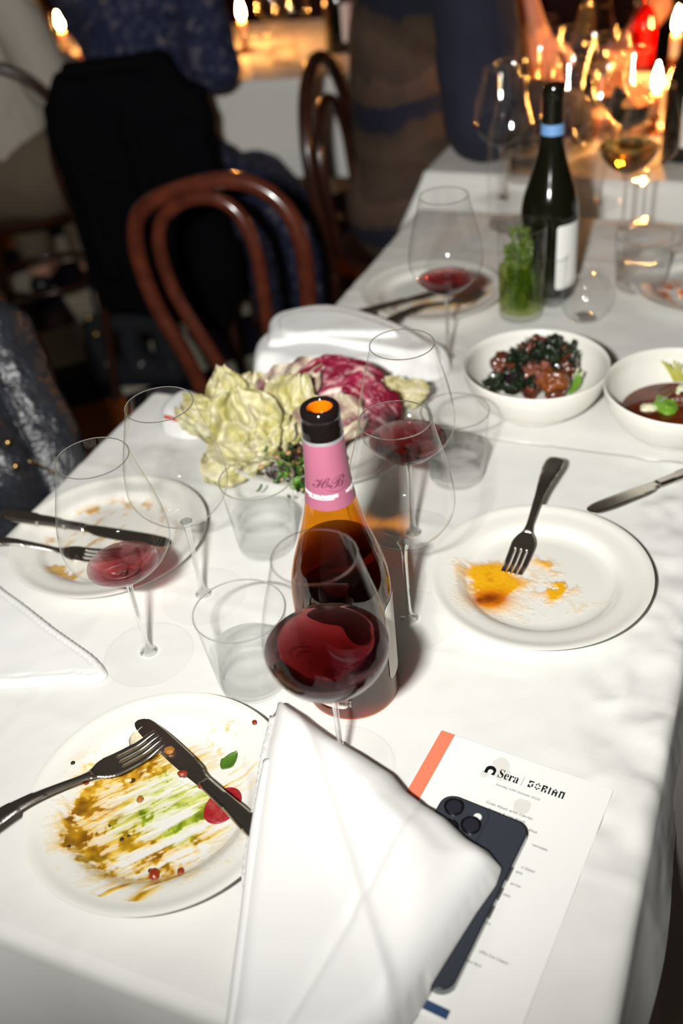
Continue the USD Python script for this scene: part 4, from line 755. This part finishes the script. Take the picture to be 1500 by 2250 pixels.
for px, py, lab in [(1152, 300, 'water tumbler behind the carafe'), (1270, 235, 'water tumbler right of the blue-collared bottle neck'), (1330, 210, 'water tumbler left of the nearer right candle'), (1300, 150, 'water tumbler farther back left of the red bottle'), (1385, 235, 'water tumbler under the nearer right candle')]:
    copy_of(TF, (*T3P(px, py, .08), TZ + .0005), 0, lab, 'tumblers on the candlelit table')
for px, py, lab in [(600, 10, 'stemmed glass by the candle beside the blue sleeve'), (640, 20, 'stemmed glass between the far candle and the far bottle'), (80, 55, 'stemmed glass left of the far left candle')]:
    copy_of(GW2, (*T3P(px, py, .15), TZ + .0005), 0, lab, 'glasses on the far table')
for px, py, lab in [(575, 128, 'tumbler in the glow by the blue sleeve'), (625, 118, 'tumbler glowing behind the bentwood chair')]:
    copy_of(TF, (*T3P(px, py, .03), TZ + .0005), 0, lab, 'tumblers on the far table')
# candles
mat('flame', {'e': ('emission', {'color': (1.0, .40, .10), 'strength': 680.0})}, [], 'e.emission')
P('wax', (.80, .62, .40), .5, subsurface_weight=.3); P('brass', lin(150, 96, 50), .25, metallic=1.0); P('wick', (.01, .01, .01), .8)
def candle(p, fz, label):
    t = thing('candle', label, 'candle', (p[0], p[1], TZ + .0005)); h = fz - .030
    part(t, 'holder', lathe(smooth_profile([(0, .003), (.034, .002), (.036, .005), (.010, .010), (.008, .02), (.014, .026), (.0135, .034), (.0115, .034), (.011, .03), (0, .03)], 50), 40), MAT['brass'], 40)
    part(t, 'wax_stick', lathe([(0, .0305), (.0108, .0305), (.0104, h - .004), (.0085, h), (.003, h - .002), (0, h - .002)], 28), MAT['wax'], 40); w = part(t, 'wick', tube([(0, 0, h - .003), (.0006, 0, h + .004), (.001, 0, h + .009)], .0008, 6), MAT['wick'], True)
    part(t, 'flame', lathe(smooth_profile([(0, h + .005), (.007, h + .011), (.0100, h + .021), (.0080, h + .036), (.0036, h + .052), (0, h + .062)], 10), 10), MAT['flame'], True); return t
candle(at(130, 45, .115), .115, 'lit candle left of the blue floral back, on the far table'); candle(at(528, 22, .115), .115, 'lit candle right of the blue floral shoulder, on the far table')
candle(at(1444, 172, .105), .105, 'nearer lit candle at the right, left of the cut-off bottle'); candle(at(1488, 45, .115), .115, 'farther lit candle at the upper right corner'); candle(at(1410, -60, .115), .115, 'lit candle above the red bottle, flame beyond the top edge')
n, l = {}, []; schlick(n, l, .05, (.86, .10, .07)); mat('red_glass', n, l, 'mx.closure')
rb = at(1408, 150, 0)[:2]; t = thing('red_bottle', 'translucent red glass bottle among the candles at the right', 'bottle', (*rb, TZ + .0005)); part(t, 'glass_body', lathe(smooth_profile([(0, .003), (.026, .0005), (.030, .006), (.030, .09), (.024, .12), (.012, .145), (.011, .18), (.0125, .185)], 50), 48), MAT['red_glass'], 50)
part(t, 'liquid', lathe(smooth_profile([(0, .006), (.024, .005), (.0285, .010), (.0285, .085), (0, .086)], 30), 48), P('red_drink', lin(190, 24, 18), .1), 50)

# ---------------------------------------------------------------- bentwood chairs
def bentwood(name, label, loc, rotz, m='dark_wood', inner=True, group=None, skip_hoop=False):
    """local frame: seat centre over the origin, the sitter faces +y"""
    t = thing(name, label, 'chair', loc, rotz, group); M_ = MAT[m]
    seat = lathe(smooth_profile([(0, .448), (.15, .447), (.185, .452), (.198, .456), (.205, .450), (.203, .436), (.19, .430), (0, .430)], 50), 64); seat.apply_scale([1, 1, 1]); part(t, 'seat', seat, M_, 40)
    rec = .10
    if not skip_hoop:
        for nme, Wd, zt, wb, r, off in (('back_hoop', .39, .88, .34, .0160, 0.), ('inner_hoop', .25, .79, .20, .0130, .004))[:2 if inner else 1]:
            zc = zt - Wd * .55; a = np.linspace(0, np.pi, 40); u = Wd / 2 * np.cos(a); z = zc + (zt - zc) * np.sin(a); zl = np.linspace(.452 if nme == 'inner_hoop' else .44, zc, 16)[:-1]; f = (zl - .44) / (zc - .44); wl = wb / 2 + (Wd - wb) / 2 * np.sin(f * np.pi / 2)
            X, Z = np.r_[wl, u, -wl[::-1]], np.r_[zl, z, zl[::-1]]; part(t, nme, tube(np.stack([X, -.185 - rec * (Z - .45) + off, Z], 1), r, 12), M_, True)
        for s in (1, -1): part(t, 'rear_leg', tube(spline([(s * .17, -.185, .445), (s * .175, -.20, .25), (s * .19, -.245, .0)], 16), np.linspace(.016, .012, 16), 12), M_, True)
    for s in (1, -1): part(t, 'front_leg', tube(spline([(s * .155, .15, .435), (s * .172, .165, .22), (s * .18, .18, .0)], 16), np.linspace(.017, .012, 16), 12), M_, True)
    a = np.linspace(0, 2 * np.pi, 48, endpoint=False); part(t, 'leg_ring', tube(np.stack([.158 * np.cos(a), .158 * np.sin(a), np.full(48, .22)], 1), .0085, 10, closed=True), M_, True)
    return t
# the nearest bentwood chair, its hoop traced on the chair's own back plane
hc = np.array([-.165, 1.765]); hy = -.22; hx3 = np.array([math.cos(hy), math.sin(hy), 0]); hn = np.array([-math.sin(hy), math.cos(hy), 0]); hup = np.array([0, 0, 1.]) + .10 * hn
nrm = np.cross(hx3, hup); nrm /= np.linalg.norm(nrm); h0 = np.array([*hc, .45])
def on_back(px, py): d = fwd + (px - 750) / FPX * RT - (py - 1125) / FPX * UPV; k = ((h0 - CAM) @ nrm) / (d @ nrm); return CAM + d * k
OUT = [(452, 868), (432, 830), (398, 765), (352, 688), (318, 610), (300, 545), (297, 500), (309, 466), (345, 436), (420, 408), (505, 396), (570, 412), (622, 452), (655, 510), (670, 580), (677, 650), (683, 730), (690, 800)]
INN = [(506, 850), (480, 800), (436, 730), (392, 660), (362, 590), (349, 530), (356, 484), (386, 452), (428, 436), (470, 436), (510, 456), (543, 500), (563, 556), (575, 620), (585, 690), (596, 770), (604, 820)]
ch1 = thing('bentwood_chair', 'glossy red-brown bentwood chair empty beside the salad plate', 'chair', (0, 0, 0))
hoop = np.array([on_back(*p) for p in OUT]); part(ch1, 'back_hoop', tube(spline(hoop, 110), .0165, 14), MAT['bentwood'], True)
inn = np.array([on_back(*p) for p in INN]) - nrm * .0; part(ch1, 'inner_hoop', tube(spline(inn, 100), .0138, 14), MAT['bentwood'], True)
bl, br = hoop[0], hoop[-1]; sc = (bl + br) / 2 - hn * .20; sc[2] = .45
sx = np.linalg.norm(br - bl) / 2
seat = lathe(smooth_profile([(0, .448), (.15, .447), (.182, .452), (.195, .456), (.200, .450), (.198, .436), (.19, .430), (0, .430)], 50), 64); seat.apply_translation([sc[0], sc[1], 0]); part(ch1, 'seat', seat, MAT['bentwood'], 40)
for b in (bl, br):
    o = (b - sc) * [1, 1, 0]; p2 = sc + o * 1.0; part(ch1, 'rear_leg', tube(spline([b, [p2[0], p2[1], .42], [p2[0] + o[0] * .05, p2[1] + o[1] * .12, .22], [p2[0] + o[0] * .2, p2[1] + o[1] * .3, 0.]], 24), np.linspace(.0165, .012, 24), 12), MAT['bentwood'], True)
for s in (1, -1):
    p2 = sc + hx3 * s * .15 - hn * .14; part(ch1, 'front_leg', tube([[p2[0], p2[1], .435], [p2[0], p2[1], .22], [p2[0] + s * .02, p2[1] - .02, 0.]], .0145, 12), MAT['bentwood'], True)
a = np.linspace(0, 2 * np.pi, 48, endpoint=False); part(ch1, 'leg_ring', tube(np.stack([sc[0] + .15 * np.cos(a), sc[1] + .15 * np.sin(a), np.full(48, .22)], 1), .0085, 10, closed=True), MAT['bentwood'], True)
def face(v): return math.atan2(v[1], v[0]) - math.pi / 2      # rotz that turns +y towards v
ch2 = bentwood('bentwood_chair', 'dark bentwood chair under the person in the brown banded dress', (.275, 2.385, 0), face((.93, -.30)), 'dark_wood')
P('jacket_wool', (.0022, .0022, .0034), .9, specular_ior_level=.08); P('leather', lin(34, 36, 42), .34, bump=(70., .5, .01), var=(30., lin(46, 48, 54), .4, .75)); P('zip_brass', lin(180, 150, 96), .3, metallic=1.)
ch3 = bentwood('bentwood_chair', 'bentwood chair hidden under the draped black jacket', (-.40, 2.78, 0), face((.10, 1.)), 'dark_wood', inner=False)
ch4 = bentwood('bentwood_chair', 'dark bentwood chair of the person in the cream shirt, at the left edge', (-.83, 3.02, 0), face((-.1, 1.)), 'dark_wood', inner=False)
ch5 = bentwood('bentwood_chair', 'brown bentwood chair carrying the studded leather jacket', (-.74, 1.52, 0), face((-.62, .78)), 'bentwood', inner=False)

# ---------------------------------------------------------------- coats and bags
def creased(m, amp, f, seed):
    v = m.vertices; n = m.vertex_normals; return trimesh.Trimesh(v + n * (amp * (fbm(v * f, 3, seed) - .5) * 2)[:, None], m.faces, process=False)
c3 = np.array([-.40, 2.78]); d3 = np.array([.0995, .995]); s3 = np.array([.995, -.0995])
def l3(x, y, z): p = c3 + s3 * x + d3 * y; return (p[0], p[1], z)
def hulls(groups, step=.02, it=10):
    m = m3.Manifold.batch_boolean([m3.Manifold.batch_hull([m3.Manifold.sphere(r, 20).translate(tuple(map(float, p))) for p, r in g]) for g in groups], m3.OpType.Add).refine_to_length(step)
    t = tm(m); t.merge_vertices(); trimesh.smoothing.filter_taubin(t, lamb=.5, nu=.53, iterations=it); return t
JK = [[(l3(-.12, -.225, .868), .030), (l3(.11, -.225, .885), .030), (l3(-.155, -.235, .76), .035), (l3(.19, -.235, .74), .04)], [(l3(-.155, -.235, .77), .035), (l3(.19, -.235, .76), .04), (l3(-.13, -.26, .32), .03), (l3(.17, -.26, .24), .03)], [(l3(.17, -.22, .80), .045), (l3(.20, -.24, .32), .04)], [(l3(-.15, -.23, .80), .036), (l3(-.10, -.27, .42), .04)], [(l3(.02, -.26, .76), .03), (l3(.07, -.285, .27), .02)]]
bj = thing('black_jacket', 'black jacket draped over the chair back below the floral shoulders', 'jacket', (0, 0, 0))
part(bj, 'shell', creased(hulls(JK), .016, 10, 3), MAT['jacket_wool'], True)
part(bj, 'collar', creased(hull_body([((l3(-.10, -.245, .895), .020), (l3(.10, -.245, .905), .020))], .015, 6), .006, 20, 4), MAT['jacket_wool'], True)
lj = thing('leather_jacket', 'black leather jacket with brass studs and zip, at the left edge', 'jacket', (0, 0, 0))
LB = [((-.66, 1.17, .83), .07, (-.47, 1.345, .80), .05), ((-.47, 1.345, .80), .055, (-.405, 1.22, .60), .055), ((-.62, 1.22, .76), .09, (-.50, 1.10, .52), .09), ((-.55, 1.26, .76), .08, (-.43, 1.15, .52), .07), ((-.70, 1.12, .78), .08, (-.60, 1.02, .5), .08), ((-.50, 1.30, .70), .06, (-.45, 1.02, .52), .08)]
ljm = creased(hull_body([((a_, r_), (b_, s_)) for a_, r_, b_, s_ in LB], .016, 8), .014, 16, 7); part(lj, 'shell', ljm, MAT['leather'], True)
def on_mesh(mesh, px, py, off=.001):
    d = fwd + (px - 750) / FPX * RT - (py - 1125) / FPX * UPV; v = mesh.vertices - CAM; tt = v @ d / (d @ d); dist = np.linalg.norm(v - tt[:, None] * d, axis=1)
    c = np.where(dist < .02)[0]
    if len(c) == 0: return None
    k = c[np.argmin(tt[c] + dist[c] * .4)]; return CAM + d * (tt[k]) - d * off / np.linalg.norm(d)
for px, py in [(17, 972), (34, 1024)]:
    p = on_mesh(ljm, px, py, .004)
    if p is not None: part(lj, 'stud', trimesh.creation.icosphere(2, .0065).apply_translation(p), MAT['zip_brass'], True)
zp = [on_mesh(ljm, 62 + 10 * k, 1012 + 4.6 * k, .003) for k in range(7)]; zp = [p for p in zp if p is not None]
if len(zp) > 2: part(lj, 'zip', tube(spline(np.array(zp), 40), .0022, 8), MAT['zip_brass'], True)
sm_ = [on_mesh(ljm, 0 + 11 * k, 838 + 13.5 * k, .003) for k in range(11)]; sm_ = [p for p in sm_ if p is not None]
if len(sm_) > 3: part(lj, 'seam', tube(spline(np.array(sm_), 60), .0030, 8), MAT['leather'], True)
hbp = at(318, 812, -TZ)[:2] + [0, -.10]; hbg = thing('handbag', 'shiny black leather handbag on the floor behind the empty bentwood chair', 'bag', (hbp[0], hbp[1], .002), -.2)
P('bag_leather', lin(40, 42, 46), .2, bump=(40., .4, .01))
bb = creased(hull_body([((-.11, 0, .05), .05), ((.11, 0, .05), .05)][:0] + [((-.11, 0, .052), .05), ((.11, 0, .052), .05)] and [(((-.11, 0, .052), .05), ((.11, 0, .052), .05)), (((-.10, 0, .20), .03), ((.10, 0, .20), .03)), (((-.11, 0, .052), .05), ((-.10, 0, .20), .03)), (((.11, 0, .052), .05), ((.10, 0, .20), .03)), (((0, 0, .06), .05), ((0, 0, .2), .03))], .015, 6), .006, 14, 9); part(hbg, 'bag_body', bb, MAT['bag_leather'], True)
part(hbg, 'handle', tube(spline([(-.08, 0, .22), (-.07, 0, .32), (0, 0, .36), (.07, 0, .32), (.08, 0, .22)], 30), .006, 8), MAT['bag_leather'], True)
for k in range(2): part(hbg, 'clasp', trimesh.creation.icosphere(2, .011).apply_translation([-.09 + .01 * k, -.04, .24 - .05 * k]), MAT['zip_brass'], True)

# ---------------------------------------------------------------- the guests
P('skin', lin(206, 150, 126), .45, subsurface_weight=.15, subsurface_scale=.01); P('hair_dark', lin(40, 26, 20), .5); P('shoe_black', (.012, .012, .014), .3); P('eye_white', (.8, .8, .78), .2); P('lip_pink', lin(170, 90, 84), .4)
n = {'g': ('geometry', {}), 'n': ('noise_texture', {'scale': 42., 'detail': 6.0, 'roughness': .7}), 'r': ('rgb_ramp', {'ramp': [(0, lin(12, 14, 34)), (.46, lin(22, 26, 56)), (.56, lin(40, 44, 76)), (.64, lin(112, 106, 104)), (.72, lin(26, 30, 60)), (1, lin(14, 16, 36))]}), 'p': ('principled_bsdf', {'roughness': .9})}
mat('floral', n, [('g.position', 'n.vector'), ('n.fac', 'r.fac'), ('r.color', 'p.base_color')], 'p.BSDF')
n = {'g': ('geometry', {}), 's': ('separate_xyz', {}), 'n': ('noise_texture', {'scale': 5., 'detail': 3.0}), 'a': ('math', {'math_type': 'multiply_add', 'value2': .22, 'value3': 0.}), 'd': ('math', {'math_type': 'add'}), 'f': ('math', {'math_type': 'multiply', 'value2': 4.1}), 'm': ('math', {'math_type': 'fraction'}),
     'r': ('rgb_ramp', {'ramp': [(0, lin(62, 46, 37)), (.30, lin(76, 58, 44)), (.47, lin(62, 46, 37)), (.52, lin(20, 20, 38)), (.72, lin(20, 20, 40)), (.77, lin(68, 50, 40)), (1, lin(80, 60, 48))]}), 'p': ('principled_bsdf', {'roughness': .9})}
mat('banded', n, [('g.position', 's.vector'), ('g.position', 'n.vector'), ('n.fac', 'a.value1'), ('s.z', 'd.value1'), ('a.value', 'd.value2'), ('d.value', 'f.value1'), ('f.value', 'm.value1'), ('m.value', 'r.fac'), ('r.color', 'p.base_color')], 'p.BSDF')
P('navy_wool', lin(27, 28, 46), .9, bump=(300., .3, .003)); P('cream_cloth', lin(178, 170, 158), .9, bump=(200., .2, .003)); P('taupe_cloth', lin(104, 90, 74), .9); P('black_cloth', (.004, .004, .006), .9, specular_ior_level=.1); P('rust_cloth', lin(96, 24, 18), .9)
def hand_bones(w, d, up, s=1.):
    """palm, four fingers of different lengths and a thumb, relaxed; w wrist, d towards the fingertips, up the back of the hand"""
    d = np.array(d, float) / np.linalg.norm(d); up = np.array(up, float); up -= d * (up @ d); up /= np.linalg.norm(up); sd = np.cross(d, up); B = []
    w = np.array(w, float); pts = [w + d * .085 + sd * x for x in (-.030, -.010, .011, .030)]
    for p in pts: B.append(((w + sd * ((p - w) @ sd) * .6, .0135), (p, .0115)))
    for p, L in zip(pts, (.062, .076, .082, .072)):
        q, pr = p, .0092
        for k, (fr, dr) in enumerate(((.45, .12), (.32, .42), (.23, .62))):
            e = q + (d * math.cos(dr) - up * math.sin(dr)) * L * fr; B.append(((q, pr), (e, pr * .93))); q, pr = e, pr * .93
    t0 = w + d * .025 + sd * s * .028; t1 = t0 + (d * .6 + sd * s * .75) * .040; t2 = t1 + (d * .9 + sd * s * .25 - up * .2) * .032; B += [((t0, .0135), (t1, .0105)), ((t1, .0105), (t2, .0088))]
    return B
def guest(name, label, J, top, bottom, skirt=False, sleeve=.058, girth=1., hair='hair_dark', short=False, sleeves=None):
    """J: joints in world space. One continuous body; clothing, hair, eyes, mouth and shoes are its children"""
    t = thing(name, label, 'person', (0, 0, 0)); J = {k: np.array(v, float) for k, v in J.items()}
    f = J['face'] / np.linalg.norm(J['face']); up = np.array([0, 0, 1.]); sd = np.cross(f, up); hd = J['head']; g = girth
    B = [((J['pelvis'], .125 * g), (J['chest'], .125 * g)), ((J['sl'], .062), (J['sr'], .062)), ((J['chest'], .12 * g), (J['sl'], .06)), ((J['chest'], .12 * g), (J['sr'], .06)), (((J['sl'] + J['sr']) / 2, .06), (J['neck'], .052)), ((J['neck'], .052), (hd - up * .06, .055)),
         ((hd + up * .035 - f * .018, .086), (hd - up * .045 + f * .018, .066)), ((hd - up * .045 + f * .03, .055), (hd - up * .10 + f * .045, .028)), ((hd + f * .088, .010), (hd - up * .034 + f * .100, .012)), ((hd - up * .075 + f * .082, .012), (hd - up * .078 + f * .080, .014))]
    for s in (1, -1): B += [((hd + sd * s * .078 - up * .005, .018), (hd + sd * s * .082 + up * .03 - f * .012, .016))]
    for a in 'lr':
        B += [((J['s' + a], .054), (J['e' + a], .042)), ((J['e' + a], .042), (J['w' + a], .027)), ((J['pelvis'] + (.07 if a == 'r' else -.07) * sd, .105 * g), (J['k' + a], .066)), ((J['k' + a], .064), (J['a' + a], .040)), ((J['a' + a] + [0, 0, -.02], .036), (J['a' + a] + f * .13 + [0, 0, -.04], .028))]
        h = J.get('h' + a, J['w' + a] - J['e' + a]); B += hand_bones(J['w' + a], h, J.get('u' + a, up), 1 if a == 'l' else -1)
    part(t, 'body', hull_body(B, .011, 6, .45), MAT['skin'], True)
    C = [((J['pelvis'], .140 * g), (J['chest'], .140 * g)), ((J['chest'], .135 * g), (J['sl'], .074)), ((J['chest'], .135 * g), (J['sr'], .074)), ((J['sl'], .074), (J['sr'], .074))]
    for a in 'lr':
        S = [((J['s' + a], .078), (J['e' + a], sleeve))] + ([] if short else [((J['e' + a], sleeve), (J['e' + a] * .12 + J['w' + a] * .88, sleeve * .72))])
        if sleeves: part(t, 'sleeve', creased(hull_body(S, .02, 8), .012, 13, 3), MAT[sleeves], True)
        else: C += S
    part(t, 'top', creased(hull_body(C, .02, 8), .011, 12, len(name) + int(abs(J['pelvis'][0]) * 100)), MAT[top], True)
    D = [((J['pelvis'] + sd * .05, .15 * g), (J['pelvis'] - sd * .05, .15 * g))]
    for a in 'lr': D += [((J['pelvis'] + (.07 if a == 'r' else -.07) * sd, .13 * g), (J['k' + a], .085)), ((J['k' + a], .085), (J['a' + a] + [0, 0, .06], .09 if skirt else .06))]
    if skirt: D += [((J['kl'], .085), (J['kr'], .085)), ((J['al'] + [0, 0, .06], .09), (J['ar'] + [0, 0, .06], .09)), (((J['kl'] + J['kr']) / 2, .09), ((J['al'] + J['ar']) / 2 + [0, 0, .06], .1))]
    part(t, 'skirt' if skirt else 'trousers', creased(hull_body(D, .022, 8), .014, 10, 5), MAT[bottom], True)
    hb_ = hull_body([((hd + up * .055 - f * .03, .092), (hd - f * .055, .082)), ((hd - f * .06, .075), (hd - up * .10 - f * .065, .060))], .014, 6); part(t, 'hair', creased(hb_, .006, 40, 2), MAT[hair], True)
    for s in (1, -1): part(t, 'eye', trimesh.creation.icosphere(2, .0105).apply_translation(hd + f * .071 + sd * s * .031 + up * .004), MAT['eye_white'], True)
    part(t, 'mouth', hull_body([((hd - up * .072 + f * .090 - sd * .018, .005), (hd - up * .073 + f * .094, .007)), ((hd - up * .073 + f * .094, .007), (hd - up * .072 + f * .090 + sd * .018, .005))], .004, 3), MAT['lip_pink'], True)
    for a in 'lr': part(t, 'shoe', hull_body([((J['a' + a] - f * .03 + [0, 0, -.05], .040), (J['a' + a] + f * .15 + [0, 0, -.058], .032))], .014, 4), MAT['shoe_black'], True)
    return t
A_ = .095
guest('person', 'seated person in a blue floral dress, seen from behind over the black jacket', dict(pelvis=(-.38, 2.76, .56), chest=(-.38, 2.80, .95), sl=(-.53, 2.84, 1.10), sr=(-.24, 2.78, 1.10), neck=(-.38, 2.82, 1.17), head=(-.37, 2.86, 1.34), face=(.25, 1., 0), el=(-.50, 2.98, .86), wl=(-.40, 3.18, .79), er=(-.190, 2.70, .835), wr=(-.26, 2.96, .805),
      kl=(-.20, 3.10, .50), kr=(-.045, 2.58, .47), al=(-.16, 3.0, A_), ar=(-.03, 2.60, A_)), 'floral', 'floral', True, .066, .98)
guest('person', 'seated person in a brown banded dress with a navy cardigan sleeve', dict(pelvis=(.27, 2.40, .56), chest=(.29, 2.42, .95), sl=(.40, 2.58, 1.10), sr=(.36, 2.16, 1.10), neck=(.37, 2.39, 1.17), head=(.41, 2.38, 1.34), face=(.93, -.30, 0), el=(.53, 2.52, .84), wl=(.68, 2.36, .80), er=(.365, 1.985, .845), wr=(.56, 2.08, .800),
      kl=(.78, 2.33, .49), kr=(.70, 2.12, .49), al=(.74, 2.36, A_), ar=(.68, 2.18, A_)), 'banded', 'banded', True, .085, 1.08, sleeves='navy_wool')
guest('person', 'seated person in a cream shirt at the far left, seen from behind', dict(pelvis=(-.82, 3.0, .56), chest=(-.86, 3.02, .95), sl=(-1.04, 3.04, 1.10), sr=(-.76, 2.96, 1.10), neck=(-.92, 3.03, 1.17), head=(-.92, 3.06, 1.34), face=(.1, 1., 0), el=(-1.15, 3.1, .86), wl=(-1.02, 3.32, .79), er=(-.655, 2.90, .80), wr=(-.64, 3.10, .800),
      kl=(-.98, 3.42, .49), kr=(-.78, 3.42, .49), al=(-.96, 3.40, A_), ar=(-.78, 3.40, A_)), 'cream_cloth', 'taupe_cloth', False, .070, 1.05)
guest('person', 'person in black across the candlelit table, one bare forearm reaching down to it', dict(pelvis=(.72, 3.02, .56), chest=(.68, 2.98, .95), sl=(.86, 2.97, 1.10), sr=(.52, 2.96, 1.10), neck=(.68, 2.96, 1.17), head=(.68, 2.93, 1.34), face=(-.2, -1., 0), el=(.98, 2.8, .86), wl=(.84, 2.62, .80), er=(.50, 2.62, 1.10), wr=(.545, 2.36, .905), hr=(.1, -.35, -.55), ur=(.2, -.9, .4),
      kl=(.82, 2.72, .50), kr=(.58, 2.72, .50), al=(.82, 2.75, A_), ar=(.58, 2.75, A_)), 'black_cloth', 'black_cloth', False, .062, 1.0, short=True)
